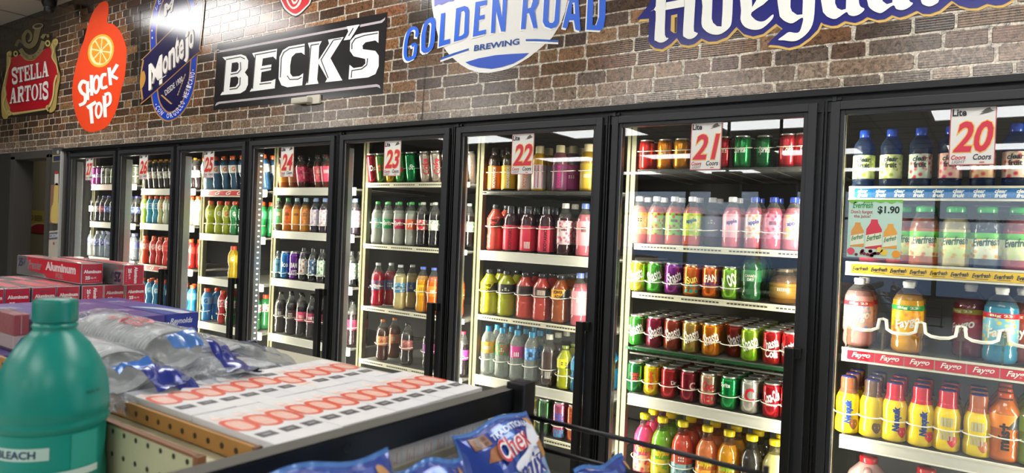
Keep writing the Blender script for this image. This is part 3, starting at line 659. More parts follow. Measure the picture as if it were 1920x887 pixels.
row(7, 2, 1584, 490, 'yellow', 'jar', .044, .19, [
    I(1640, 'red juice bottle behind the price card', '#b8323c', '#e8e0b0', '#2fae4c', l2='#d8402c', dy=.03, **ef), I(1690, 'orange red juice bottle, green cap', '#c0402e', '#cfe090', '#2fae4c', l2='#e0642a', dy=.02, **ef), I(1734, 'peach juice bottle, green cap', '#d2734a', '#e6e8b0', '#2fae4c', l2='#e8703c', **ef),
    I(1792, 'pale yellow juice bottle, green cap', '#efe2a4', '#d8e89c', '#2fae4c', l2='#e8b23c', **ef), I(1850, 'dark blue juice bottle with lemon label, green cap', '#3c4f63', '#e6ecd0', '#2fae4c', l2='#e8a838', **ef), I(1910, 'rosy pink juice bottle, green cap', '#c0505c', '#d9e6a4', '#2fae4c', l2='#ece6d4', **ef)], depth=2, stop=0)
fg = dict(t='Faygo', tc='#f8f6ee', tw=1.75, th=.036, sh=.35, tt=.32, t2='Big 23', tc2='#f4f0d8', tw2=1.3, th2=.010, tz2=.632)
t20, xs20, z20 = row(7, 3, 1575, 650, 'red', 'big', .046, .232, [
    I(1609, 'pink soda bottle, clear label, white cap', '#e2a4a0', '#e8bcb4', '#ece9e2', n='#c83844', l2='#8fa8d8', dy=.02, **fg), I(1701, 'orange yellow soda bottle, white cap', '#f2b212', '#f6b41c', '#ece9e2', n='#2f9a4e', l2='#f0801a', **fg),
    I(1819, 'dark red soda bottle, white cap', '#8c1c38', '#a8203e', '#ece9e2', n='#a8a034', l2='#c23a4a', dy=.06, rot=-.5, **fg), I(1876, 'blue soda bottle, white cap', '#3aa0c8', '#7cc4dc', '#ece9e2', n='#cc2c3a', l2='#f0d84a', **fg), I(1918, 'brown red soda bottle, white cap', '#7c2c20', '#9c3a28', '#ece9e2', n='#c8483a', dy=.04, **fg)], depth=2, stop=0)
# white plastic lane fence across the third shelf
for i in range(7):
    xa = .004 + i * .108; f_ = ob('lane_fence', cached('fence', lambda: tube('lane_fence', [(0, -.002, .105), (.010, -.010, .104), (.014, -.014, .075), (.030, -.030, .068), (.054, -.036, .066), (.078, -.030, .068), (.094, -.014, .075), (.098, -.010, .104), (.108, -.002, .105)], .0055, 8)), 'gloss', t20, (xa, .018, 0), color=H('#e6e2d6'))
    ob('fence_panel', cached('fpan', lambda: boxes('fence_panel', [(-.012, .012, -.006, -.003, .06, .106), (-.003, .003, -.006, -.002, 0, .06), (-.001, .001, 0, .25, 0, .07)])), 'clear', f_, color=H('#eeeadc'))
nq = dict(t='Nesquik', tc='#f4f4f0', tv=True, th=.028, tw=2.1, tb=.06, sh=.15, tz=.40)
row(7, 4, 1566, 812, 'white', 'milk', .0385, .19, [
    I(1590, 'yellow chocolate milk bottle, brown cap', '#f2d21c', c='#8c5238', n='#3a3f8c', rot=.1, **dict(nq, tc='#20408c')), I(1634, 'yellow and brown milk bottle turned sideways, brown cap', '#c8b020', c='#5c4638', n='#3a3f8c'), I(1676.6, 'yellow strawberry milk bottle, red cap', '#f4d41c', c='#d0283c', n='#3a3f8c', rot=.25, **dict(nq, tc='#20408c')),
    I(1725.4, 'yellow strawberry milk bottle, red cap', '#f4d41c', c='#d0283c', n='#3a3f8c', rot=.3, **dict(nq, tc='#20408c')), I(1775.6, 'yellow milk bottle showing its facts panel, red cap', '#f2d21c', c='#d0283c', n='#3a3f8c', t='= = = =', tc='#b8b49c', tw=.9, th=.07, tz=.38), I(1832, 'yellow milk bottle showing its facts panel, brown cap', '#ecd024', c='#b8643c', n='#3a3f8c', t='= = = =', tc='#b8b49c', tw=.9, th=.07, tz=.38),
    I(1884.7, 'orange sports drink bottle with black lettering', '#e87a14', '#ee8a1c', '#d8541c', k='sport', r=.043, h=.205, t='más+', tc='#231a14', tv=True, tw=1.9, th=.03, tb=.05, tz=.38), I(1936, 'green sports drink bottle', '#7ca01c', '#94b428', '#d8541c', k='sport', r=.043, h=.205)], depth=3, stop=.36)
pj = at_y(1629, 855, YS + .09); zj = pj.z - .27
t, x0, zb = shelf(7, 5, *(1560, 1010), 'white')
t.location.z = zj
for i, (px, py) in enumerate(((1629, 855), (1737.6, 877), (1850, 895))):
    p_ = at_y(px, py, YS + .09); drink('jug', .078, .27, I(px, '', '#d8b8b4', c='#d8222c'), p_.x, YS + .09, zj, f'pale pink milk jug, red cap, {ORD[i + 1]} from left, fifth shelf, door twenty', 'milk jugs', False)

# price card hanging behind the glass of door 20
pa = at_y(1592, 374, D + .0165); pb = at_y(1688, 486, D + .0165); cw, ch = pb.x - pa.x, pa.z - pb.z
t = thing('price_card', 'pale printed juice price card showing three bottles and fruit, $1.90', 'sign', (pa.x, D + .0165, pa.z))
ob('card', box('card', 0, cw, -.0003, .001, -ch, 0), 'ink', t, color=H('#bfe0d0'))
qq = lambda x0, x1, z0, z1: lambda u, v: ((x0 + (x1 - x0) * u) * cw, -.001, -(z0 + (z1 - z0) * (1 - v)) * ch)
f2 = lambda x, y: (x * cw, -.001 - .0002 * 0, -y * ch)
ob('grass_band', fill('grass_band', [[(0, 0), (1, 0), (1, .06), (.9, .03), (.8, .07), (.7, .03), (.6, .06), (.5, .03), (.38, .06), (.2, .03), (.1, .08), (0, .04)]], f2), 'ink', t, color=H('#7cc24c'))
ob('lettering', flat_text('lettering', '$1.90', qq(.55, .95, .11, .25), .03), 'ink', t, color=H('#1c2226'))
ob('lettering', flat_text('lettering', 'Everfresh', qq(.08, .46, .04, .15), .02, .3), 'ink', t, color=H('#3c9a4c'))
ob('lettering', flat_text('lettering', "Don't forget", qq(.05, .46, .18, .26), .01), 'ink', t, color=H('#b8464e'))
ob('lettering', flat_text('lettering', 'the juice!', qq(.11, .42, .26, .33), .01), 'ink', t, color=H('#b8464e'))
for i, (bx, by, col_, s_) in enumerate(((.19, .40, '#e0a050', 1.), (.50, .34, '#d83c50', 1.2), (.80, .41, '#e8a848', 1.))):
    pts = [(-.05, 0), (.05, 0), (.06, .05), (.12, .14), (.13, .42), (-.13, .42), (-.12, .14), (-.06, .05)]
    bo = ob('printed_bottle', fill('printed_bottle', [[(bx + x * s_, by + y * s_) for x, y in pts]], f2), 'ink', t, color=H(col_))
    ob('printed_label', fill('printed_label', [[(bx - .125 * s_, by + .23 * s_), (bx + .125 * s_, by + .18 * s_), (bx + .13 * s_, by + .36 * s_), (bx - .13 * s_, by + .40 * s_)]], lambda x, y: (x * cw, -.0014, -y * ch)), 'ink', bo, color=H('#e6ecd0'))
    ob('lettering', flat_text('lettering', 'Everfresh', lambda u, v: ((bx + (-.11 + .22 * u) * s_) * cw, -.0018, -(by + (.32 - .05 * u - .08 * v) * s_) * ch), .02, .3), 'ink', bo, color=H('#2c7a3c'))
R2 = random.Random(3)
fr = []
for i in range(16): fr.append((.18 + R2.random() * .42, .88 + R2.random() * .09, .032, '#7a1c34'))
fr += [(.08, .90, .075, '#e0506a'), (.92, .92, .08, '#f0a030'), (.70, .90, .07, '#f0cc48'), (.62, .86, .06, '#ecd060')]
for x_, y_, r_, c_ in fr: ob('printed_fruit', fill('printed_fruit', [ell(x_, y_, r_, r_ * cw / ch, 10)], lambda x, y: (x * cw, -.0018, -y * ch)), 'ink', t, color=H(c_))

# ---------------- door 21 (k = 6)
row(6, 1, 1183, 317, 'wire', 'can', .031, .118, [
    I(1213, 'short red juice can', '#d8302c'), I(1247, 'short orange juice can', '#f0921c'), I(1279, 'amber orange juice can', '#f0a024'), I(1320, 'orange can behind the number card', '#e88a20'), I(1357, 'bright red can', '#d82838'),
    I(1390.6, 'green can with white script', '#1f9a4c', t='Sprite', tw=1.4, th=.03, sh=.2, rot=-.3), I(1434, 'dark green can with white script', '#1c7a40', t='Sprite', tw=1.4, th=.03, sh=.2, dy=.02), I(1477, 'red can with cream panel', '#d03440', t='Coke', tw=1.2, th=.026, sh=.3, tc='#f0d8c0'), I(1506, 'red can at the door frame', '#cc3038')], depth=2, stop=.6)
ap = dict(t='apple', tc='#2c3c8c', tw=1.2, th=.02, tt=.2, tz=.5)
row(6, 2, 1184, 456, 'slot', 'tea', .034, .19, [
    I(1199, 'peach pink juice bottle, round yellow label', '#ea7a6c', '#f09a78', '#e6e8f0', l2='#f2d060'), I(1230, 'pink and green strawberry juice bottle', '#e0605c', '#a8d060', '#e6e8f0', l2='#d8302c'), I(1264, 'coral juice bottle, green label', '#e86c50', '#8cc840', '#e6e8f0', l2='#b03848'), I(1297, 'green apple juice bottle', '#e87464', '#b4d848', '#e6e8f0', l2='#f0dc58', **ap),
    I(1335, 'dark tea bottle', '#5c3430', '#8c8c9c', '#e6e8f0', dy=.05), I(1373, 'bright pink juice bottle', '#f07c8c', '#f8b8c4', '#e6e8f0', **ap), I(1413.6, 'pink fruit juice bottle', '#e8788c', '#ecd8dc', '#2c44a0', l2='#f0a060', **ap), I(1449, 'rose pink juice bottle', '#e8607c', '#f090a8', '#2c44a0', l2='#d83c5c'), I(1486.5, 'pink lemon juice bottle', '#e87c90', '#f4c8c0', '#2c44a0', l2='#ecd050', **ap)], depth=2, stop=.32)
sh = dict(t='Shasta', tw=1.95, th=.046, tt=.42, sh=.25, tz=.55, tb=.02)
row(6, 3, 1183, 546, 'slot', 'can', .033, .122, [
    I(1196.7, 'yellow green can', '#d8cc3c', rot=-.3, **sh), I(1229, 'bright green can', '#4cb43c', rot=-.2, **sh), I(1262, 'purple grape can', '#8c2c8c', rot=.2, **sh), I(1297, 'orange can with teal lower half', '#f07c1c', t='Sun', tc='#f8e068', tw=1.3, th=.03, tt=.3, t2='= = =', tc2='#1c9c8c', tw2=1.6, th2=.035, tz2=.24), I(1333, 'orange soda can, blue patch with white lettering', '#f2701c', t='FAN', tw=1.4, th=.028, tt=.12, tz=.6, tc='#f8f8f8', t2='FANTA', tc2='#1c3c9c', tw2=1.7, th2=.01, tz2=.42),
    I(1371, 'light green kiwi can', '#8ccc3c', rot=-.3, **dict(sh, t='a  oo')), I(1409, 'dark green ginger ale bottle, green cap', '#1c6434', '#2c7844', '#2cb44c', k='soda', r=.036, h=.19, t='CANADA', t2='DRY', tc='#e8e0c4', tw=1.2, th=.010, tw2=.7, th2=.010, tz2=.42, nostop=1), I(1470, 'amber brown juice jug with grip', '#8a5c20', '#a07834', '#6c5c44', k='jar', r=.05, h=.125, dy=.03, nostop=1, n='#a07834')], depth=3, fillup=False)
row(6, 4, 1180, 648, 'green', 'can', .033, .122, [
    I(1194, 'green watermelon can', '#3c9c34', l2='#d83030', rot=-.2, **sh), I(1227, 'maroon black cherry can', '#8c1c3c', rot=.2, **sh), I(1261, 'red brown root beer can', '#a03c2c', rot=.1, **sh), I(1295, 'gold cream soda can', '#c8a050', rot=.1, **sh), I(1332, 'bright orange can', '#f08418', **sh),
    I(1378, 'dark red can set back from the edge', '#a4201f', dy=.05, **sh), I(1406, 'lime green kiwi strawberry can', '#9cc82c', **sh), I(1448.6, 'red cola can', '#c81c24', t='hasta', t2='Cola', tw=1.45, th=.034, tt=.3, sh=.25, tz=.62, tw2=1.4, th2=.03, tz2=.32, tb=.02), I(1484, 'red cola can by the door frame', '#cc2028', rot=-.4, **sh)], depth=5, stop=.42)
row(6, 5, 1174, 736, 'white', 'can', .033, .122, [
    I(1191, 'dark green ginger ale can', '#1a6a38', t='CANADA', t2='DRY', tc='#b8262c', tc2='#b8262c', tw=1.3, th=.014, tw2=.9, th2=.015, tz=.60, tz2=.46), I(1222, 'bright yellow citrus can', '#f0d020', t='Squirt', tc='#c8302c', tv=True, tw=2.2, th=.026, sh=.3, tz=.5), I(1255, 'red pepper soda can', '#b8242c', rot=.6, t='Dr', tw=.7, th=.016), I(1290.5, 'dark maroon soda can', '#8c1c30', rot=.5, t='C', tw=.7, th=.03, tc='#d8b8b0'), I(1329.5, 'beige topped red vanilla cola can', '#d8a88c', t='Coca', t2='RED', tc='#c82030', tc2='#d02034', tw=1.5, th=.034, sh=.3, tz=.62, tw2=1.75, th2=.035, tz2=.22),
    I(1368, 'bright green lemon lime can', '#129c4c', t='Sprite', rot=-.5, tw=1.2, th=.022, tz=.72), I(1406.5, 'silver white diet cola can', '#dcd8cc', t='C', tc='#c81c2c', tw=1.1, th=.05, tz=.55), I(1448, 'red cola can with white script', '#d01c2c', t='Coca-Cola', tw=1.75, th=.04, sh=.35, tt=.3, tz=.62, t2='ORIGINAL TASTE', tw2=1.2, th2=.006, tz2=.36), I(1481, 'red cola can beside the door frame', '#cc2434', t='- - -', tw=.8, th=.02, tz=.6)], depth=4, stop=.40)
ca = dict(t='Calypso', tc='#f0d030', tw=1.75, th=.034, tz=.455, tt=.08, tb=.04, sh=.1)
cl = at_y(1207.4, 777, YS + .055); zc = cl.z - .245
pz = zc
def proj_y(px, z):              # image row of height z on the shelf-front plane at column px
    lo, hi = 0., 1400.
    for _ in range(40):
        mid = (lo + hi) / 2
        if at_y(px, mid, YS).z > z: lo = mid
        else: hi = mid
    return lo
row(6, 6, 1172, proj_y(1172, zc), 'white', 'glass', .041, .25, [
    I(1207, 'hot pink lemonade bottle, yellow cap', '#ec4c84', '#f0a884', '#f0d41c', l2='#c83048', n='#f4c8d4', **dict(ca, tc='#c89c20')), I(1240, 'lime green lemonade bottle, yellow cap', '#86c83c', '#e0c838', '#f0d41c', l2='#7cb030', n='#d0e4b8', **ca), I(1279, 'coral pink lemonade bottle, yellow cap', '#e85c48', '#8cb4b4', '#f0d41c', l2='#486c90', n='#f0c0b0'), I(1325, 'peach orange lemonade bottle, yellow cap', '#ee8c54', '#f0b03c', '#f0d41c', l2='#e85c2c', n='#f0d0b0', **ca),
    I(1366, 'golden mango lemonade bottle, yellow cap', '#f0a820', '#e8b838', '#f0d41c', l2='#b8c040', n='#f0e0b0', **dict(ca, tc='#9cc83c')), I(1408, 'near black grape lemonade bottle, yellow cap', '#3a3634', '#5c5048', '#f0d41c', l2='#84703c', n='#a8a49c', **ca), I(1452, 'pale yellow lemonade bottle, yellow cap', '#e0d890', '#e4d860', '#f0d41c', l2='#d8c040', n='#e8e4c4', **dict(ca, tc='#e8cc20'))], depth=3, stop=.30, gap=.004)

# ---------------- door 22 (k = 5)
ba = dict(t='BODYARMOR', tv=True, tw=2.9, th=.016, tb=.04)
row(5, 1, 905, 357, 'wire', 'armor', .034, .20, [
    I(928.7, 'black and orange sports drink bottle', '#3c2c26', '#e8742c', '#241f20', **ba), I(955, 'black and yellow sports drink bottle', '#4a4020', '#e0b428', '#241f20', **ba), I(985, 'peach white sports drink bottle', '#d8a48c', '#ecd8cc', '#3c2c2c', **dict(ba, tc='#e08060')), I(1011, 'yellow sports drink bottle, cream cap', '#eab414', '#ece4dc', '#ded2a8', t='| | |', tc='#d84ca0', tw=1.1, th=.10),
    I(1050.6, 'mauve sports drink bottle, cream cap', '#8c5660', '#8c4c74', '#d4c8a0', **dict(ba, tc='#e83c94')), I(1073, 'dusky purple sports drink bottle, cream cap', '#6c4654', '#b84c84', '#c8bc98', dy=.04), I(1103, 'mustard sports drink bottle, cream cap', '#a88420', '#c4a43c', '#c8bc98')], depth=2, stop=.42)
pw = dict(t='POWER', t2='ADE', tw=1.1, th=.015, tw2=.8, th2=.013, tz=.65, tz2=.56, tb=.04, rot=-.2)
row(5, 2, 899, 469, 'white', 'sport', .039, .215, [
    I(928.7, 'salmon red sports drink bottle', '#d85848', '#e84c40', '#3a3c44', tc='#1e1c1e', tc2='#1e1c1e', **pw), I(959, 'cherry red sports drink bottle, black label', '#4c2a30', '#d83048', '#303238', k='armor', r=.037, h=.21, **dict(ba, tc='#8c1828')), I(990, 'crimson sports drink bottle with barcode', '#4c2830', '#d8344c', '#303238', k='armor', r=.037, h=.21, t='|||||', tc='#f0e8e4', tw=.7, th=.03, tz=.16), I(1024, 'crimson sports drink bottle, side lettering', '#4a2830', '#d83c54', '#303238', k='armor', r=.037, h=.21, **dict(ba, tc='#5c1424')),
    I(1060, 'near black berry drink bottle, white cap', '#3c2024', '#dcc8c8', '#e8e4dc', k='tea', r=.035, h=.225, l2='#d8407c'), I(1096, 'pale pink drink bottle, blue cap', '#e87484', '#f09ca4', '#6c84d0', k='tea', r=.036, h=.225)], depth=2, stop=.52)
row(5, 3, 898, 589, 'slot', 'sport', .041, .208, [
    I(917, 'lemon yellow sports drink bottle', '#c8c42c', '#ecdc20', '#3a3c44', tc='#1e1c1e', tc2='#1e1c1e', l2='#e8d820', **pw), I(949.6, 'lime yellow sports drink bottle, black label', '#b8bc2c', '#3c3c38', '#3a3c44', l2='#a8a89c'), I(984, 'salmon red sports drink bottle, black label', '#dc5448', '#4c3c3c', '#3a3c44', l2='#c0b4b0'), I(1016.6, 'coral red sports drink bottle, black label', '#d84c44', '#5c2c2c', '#3a3c44', l2='#c8bcb8'), I(1051, 'dark orange sports drink bottle', '#a85428', '#f0a41c', '#3a3c44', tc='#1e1c1e', tc2='#1e1c1e', l2='#f0b820', **pw), I(1087, 'pink drink bottle, blue cap', '#e4687c', '#f0a0ac', '#6c84d0', k='tea', r=.036, h=.225)], depth=2, stop=.52)
row(5, 4, 890.5, 701, 'white', 'water', .0325, .225, [
    I(915, 'clear water bottle, orange label, blue cap', '#dfe6e2', '#f0a41c', '#2c9cd4', l2='#e0b048'), I(941.5, 'clear water bottle, green label, blue cap', '#dfe6e2', '#3c9c58', '#2c9cd4', l2='#d8483c'), I(969, 'clear water bottle, magenta label, blue cap', '#dfe6e2', '#d8388c', '#2c9cd4', t='|||', tw=.7, th=.02, tz=.52), I(996, 'clear water bottle, sky blue label, blue cap', '#dfe6e2', '#3c8cdc', '#2c9cd4', l2='#8cc4ec'),
    I(1029, 'dark brown tea bottle, white cap', '#3c2420', '#3c2824', '#e4e0d0', k='tea', r=.034, h=.225, t='|||||', tw=.7, th=.03, tc='#d8d4cc', tz=.22), I(1059, 'yellow green sports drink bottle', '#c0c424', '#e8e020', '#8c9c3c', k='sport', r=.035, h=.185, l2='#f0e838', t='= =', tc='#6c7020', tw=.8, th=.014), I(1085, 'blue sports drink bottle', '#1c84bc', '#38a4d8', '#2c6c9c', k='sport', r=.035, h=.185, l2='#e8ecf0')], depth=3, stop=.32)
tn, _, z5 = row(5, 5, 1000, 815, 'slot', 'can', .031, .157, [
    I(948, 'green tall can', '#2c7c3c'), I(972, 'pale green tall can', '#8cb44c'), I(1000, 'yellow tall can with white panel', '#e4d43c', t='# #', tc='#f4f0e0', tw=1.2, th=.05), I(1022, 'dark green tall can', '#2c6c34'), I(1050, 'pink and blue patterned tall can', '#e87ca4', t='%&%', tc='#3c5cb8', tw=1.4, th=.05, tz=.55, t2='&%&%', tc2='#2c94cc', tw2=1.7, th2=.035, tz2=.15), I(1077, 'salmon orange tall can', '#e8744c', t='= = =', tc='#b84c30', tw=1.1, th=.02, tz=.75)], depth=3, stop=.35, fillup=False)

# ---------------- door 23 (k = 4)
row(4, 1, 693, 343, 'slot', 'can', .033, .160, [
    I(704, 'dark red leaning tall can', '#a82030', t='Dr', tw=.8, th=.03), I(720, 'green and red leaning tall can', '#5c8c40', t='= =', tc='#d83838', tw=1.2, th=.03), I(737, 'yellow tall can under the number card', '#e8b828'), I(756, 'green tall can with red cherry', '#3ca048', t='o', tc='#d83038', tw=.8, th=.03, tb=.15, tz=.45), I(776, 'deep green tall can', '#149454', t='Sp', tw=.8, th=.03, tv=True), I(803, 'white tall can, red script', '#ead8c8', t='Coke', tc='#c82838', tv=True, tw=2.4, th=.034, sh=.3), I(823, 'white red-script can by the frame', '#ead8c8', t='Coke', tc='#c82838', tv=True, tw=2.4, th=.034, sh=.3)], depth=2, lean=.16, stop=.45)
row(4, 2, 689, 457, 'slot', 'soda', .031, .225, [
    I(707.4, 'clear lemon soda bottle, green and blue label', '#b9bcb0', '#b8d4c4', '#3cac54', l2='#5c9cc0'), I(727, 'clear soda bottle, bright green label', '#b9bcb0', '#1c9c54', '#3cac54', t='Sprite', tw=1.5, th=.03, sh=.2), I(749, 'clear soda bottle, crimson label', '#b9bcb0', '#c02858', '#3cac54', t='Sprite', tw=1.5, th=.03, sh=.2), I(771, 'clear soda bottle, orange label', '#b9bcb0', '#e8642c', '#3cac54', t='ri', tw=.8, th=.03, sh=.2), I(792.6, 'black cola bottle, red and white label', '#2c2624', '#d8303c', '#b8bcb4', l2='#f0ece4'), I(815, 'black cola bottle, white label', '#2a2625', '#dcdcd4', '#b8bcb4', l2='#5c9c5c')], depth=2, stop=.5)
row(4, 3, 683, 573, 'slot', 'soda', .034, .228, [
    I(708.5, 'red fruit punch bottle, dark label', '#c81c3c', '#3c4c74', '#c4c8cc', l2='#c83c4c', t='Minute', t2='Maid', tw=1.2, th=.010, tw2=.8, th2=.010, tz2=.43), I(733, 'pink red punch bottle', '#c03c4c', '#5c6c9c', '#c4c8cc', dy=.08, nostop=1), I(750, 'cream lemonade bottle, blue label', '#e4d494', '#4c90b8', '#c4c8cc', l2='#c8dce4'), I(772, 'pale lemonade bottle', '#d4c088', '#4c6c9c', '#c4c8cc', dy=.08, nostop=1), I(792, 'bright yellow orange soda bottle, blue cap', '#f0ac10', '#f4bc20', '#5c74d8', t='|||', tc='#8c7420', tw=.6, th=.03), I(813, 'vivid orange soda bottle, blue cap', '#f07418', '#f08428', '#5c74d8')], depth=1, stop=.46)
row(4, 4, 678, 672, 'slot', 'soda', .033, .215, [
    I(717.5, 'brown root beer bottle, orange label and cap', '#5c2c1c', '#e08c50', '#d8783c', l2='#e8b088', t='A', tw=.5, th=.016, tc='#8c3c24'), I(739, 'brown root beer bottle', '#6c3420', '#c87c48', '#d8783c', dy=.09, nostop=1), I(764, 'black cola bottle, dusky pink label', '#241c1c', '#a45c5c', '#2c2426', l2='#d88c80'), I(804, 'black cherry cola bottle, purple label, red cap', '#241a1e', '#8c3ca0', '#d83048', l2='#c83c58')], depth=1, stop=.42)
# ---------------- door 24 (k = 3)
row(3, 1, 516.5, 352, 'white', 'tea', .034, .19, [
    I(536, 'orange juice bottle partly under the number card', '#d8801c', '#f0a028', '#3c2420', l2='#f0b840'), I(553, 'clear amber bottle', '#a87040', '#c89060', '#3c2420', dy=.03), I(571, 'dark bottle with hot pink label', '#6c2c20', '#e83c74', '#3c2420', l2='#f0788c'), I(603, 'brown bottle with coral pink label', '#7c3424', '#ec5478', '#3c2420', l2='#f4a088'), I(617, 'brown bottle with pink label by the frame', '#7c3424', '#ec5478', '#3c2420')], depth=2, lean=.16, stop=.45, fillup=False)
row(3, 2, 513.5, 432, 'white', 'tea', .031, .196, [
    I(523, 'green tea bottle, dark green cap', '#3c3c20', '#3c9c5c', '#2c6c3c', l2='#5cac7c'), I(540, 'orange juice bottle, green cap', '#e88c1c', '#f08c40', '#3c8c48', l2='#e86048'), I(557, 'orange juice bottle, pale blue cap', '#e8941c', '#f0a83c', '#a8c8e4'), I(573, 'light orange juice bottle, pale blue cap', '#eca024', '#f0a458', '#a8c8e4', l2='#e87848'), I(592, 'dark grape bottle, white label, blue cap', '#3c3048', '#dcd4dc', '#8ca4dc', l2='#b890b8'), I(609, 'dark berry bottle, white label, blue cap', '#3c2c3c', '#dcd4dc', '#8ca4dc', l2='#c88ca0')], depth=2, stop=.2)
row(3, 3, 511, 521, 'white', 'can', .030, .16, [
    I(522, 'dark teal bottle', '#2c4c54', '#4c7c8c', '#2c3c44', k='tea'), I(536, 'sky blue tall can', '#3c8cd4', t='ice', tw=1.2, th=.03), I(553, 'violet tall can with white lettering', '#7c3ca8', t='BAM', t2='ATE', tw=1.2, th=.03, tw2=1.2, th2=.03, tz2=.25), I(570.5, 'black bottle with white and red label', '#20222c', '#d8d8d0', '#3c3c44', k='tea', h=.19, l2='#a82c3c'), I(588, 'black bottle with blue label', '#20242c', '#3c5c84', '#3c3c44', k='tea', h=.19, l2='#c8d0d0'), I(604, 'black bottle with green label', '#20262c', '#c8d4c8', '#3c3c44', k='tea', h=.19, l2='#4c8c5c')], depth=2, stop=.2)
row(3, 4, 506, 624, 'white', 'soda', .033, .245, [
    I(526, 'dark cola bottle, no label showing', '#3a3230', '#4a4240', '#2a2626'), I(545.7, 'dark clear cola bottle', '#342c2c', '#443c3c', '#2a2626'), I(566, 'dark cola bottle, bright pink label', '#2c2020', '#e83464', '#2a2626', l2='#f05c80'), I(585, 'dark cola bottle, plum label', '#2c1c20', '#a83058', '#2a2626', t='DIET', tw=1.1, th=.016), I(600, 'dark cola bottle, wine label', '#2c1c20', '#8c2c4c', '#2a2626')], depth=2, stop=.42)
row(3, 5, 500, 762, 'white', 'soda', .033, .245, [I(524, 'red cherry cola bottle', '#8c2420', '#a82c28', '#3c2424'), I(543, 'deep red cola bottle', '#7c201c', '#9c2820', '#3c2424'), I(562, 'wine red cola bottle', '#8c241c', '#b03028', '#3c2424'), I(581, 'scarlet cola bottle', '#a02c20', '#c03c2c', '#3c2424')], depth=2, stop=0)
# ---------------- door 25 (k = 2)
gt = dict(t='G', tw=.7, th=.03, tb=.05)
row(2, 1, 375.5, 356, 'redw', 'bulb', .033, .22, [I(393, 'clear bottle behind the number card', '#a8c4d0', '#d8dce0', '#e05c28'), I(412, 'deep blue sports drink bottle', '#2c6c98', '#e0e4e4', '#e05c28', tc='#e0742c', **gt), I(429, 'teal blue sports drink bottle', '#2a6a90', '#dce4e4', '#e05c28', tc='#e0742c', **gt), I(445, 'dark blue sports drink bottle', '#285c88', '#d8e0e4', '#e05c28', tc='#e0742c', **gt)], depth=2, lean=.16, stop=0)
row(2, 2, 374.6, 437, 'white', 'bulb', .032, .215, [I(395, 'olive lime sports drink bottle', '#b4bc20', '#c8cc3c', '#e8542c', tc='#f0f0e4', **gt), I(412, 'yellow green sports drink bottle', '#b8c01c', '#a8b428', '#e8542c', tc='#f0f0e4', **gt), I(427, 'lime yellow sports drink bottle', '#bcc420', '#c4c83c', '#e8542c', l2='#e8e4d0', tc='#e0642c', **gt), I(441, 'emerald green sports drink bottle', '#2c9c54', '#4cb070', '#e8542c', tc='#f0f0e4', **gt)], depth=2, stop=.3)
row(2, 3, 372, 518, 'white', 'bulb', .032, .215, [I(437, 'lone yellow orange sports drink bottle', '#e0bc14', '#e4c424', '#e8542c', tc='#f0f0e4', dy=-.01, **gt)], depth=1, stop=0)
row(2, 4, 369.6, 601, 'white', 'bulb', .033, .215, [I(388, 'ice blue sports drink bottle', '#3c94d0', '#6cb0dc', '#e8542c', tc='#1c4c8c', **gt), I(418, 'white and red sports drink bottle', '#d83038', '#ecdcd4', '#e8542c', l2='#c82c38', tc='#c82c38', **gt), I(432, 'white and green sports drink bottle', '#3c9c5c', '#e8ecdc', '#e8542c', l2='#c82c38', tc='#c82c38', **gt)], depth=2, stop=.3)
row(2, 5, 366, 720, 'white', 'bulb', .033, .215, [I(384, 'orange sports drink bottle', '#e86c28', '#e8842c', '#e8542c'), I(402, 'orange red sports drink bottle', '#e05428', '#e8642c', '#e8542c'), I(420, 'light orange sports drink bottle', '#e88c38', '#e8a04c', '#e8542c')], depth=1, stop=0)
# ---------------- door 26 (k = 1)
row(1, 1, 266.5, 354, 'white', 'soda', .031, .21, [I(278, 'bottle with white label and yellow cap', '#4c4438', '#e4e4d8', '#e0c43c', l2='#a0a094'), I(288, 'dark bottle with white label and orange cap', '#3c2c2c', '#e8e8dc', '#e07c3c', l2='#b03838'), I(298, 'dark bottle with white and red label, gold cap', '#3c2428', '#e8e8dc', '#e0a43c', l2='#c03038'), I(308, 'dark bottle with white label, amber cap', '#38282c', '#e4e4d8', '#e0a43c', l2='#8c8c84')], depth=2, lean=.14, stop=0)
row(1, 2, 264, 418, 'white', 'bulb', .029, .20, [I(272, 'lime sports drink bottle', '#a8bc3c', '#c0cc54', '#e05c2c', tc='#f4f4ec', **gt), I(283, 'turquoise sports drink bottle', '#3ca4bc', '#8ccccc', '#e05c2c', l2='#e8ecec', tc='#1c6c9c', **gt), I(294, 'aqua sports drink bottle', '#34a0c0', '#7cc4d0', '#e05c2c', l2='#e8ecec', tc='#1c6c9c', **gt), I(304, 'cream yellow sports drink bottle', '#d8d494', '#dcdcac', '#e05c2c', tc='#e0742c', **gt), I(314, 'pale sports drink bottle', '#ccd0b4', '#dce0d0', '#e05c2c')], depth=2, stop=0)
row(1, 3, 262, 494, 'redw', 'bulb', .030, .20, [I(272, 'orange coral sports drink bottle', '#e4603c', '#ec8464', '#e05c2c', l2='#f0d0c0', **gt), I(289, 'scarlet sports drink bottle', '#d8382c', '#ec6450', '#e05c2c', l2='#f0d0c0', **gt), I(301, 'tomato red sports drink bottle', '#d8342c', '#e85848', '#e05c2c', l2='#f0d0c0', **gt), I(313, 'red sports drink bottle by the frame', '#d8302c', '#e44c40', '#e05c2c')], depth=2, stop=0)
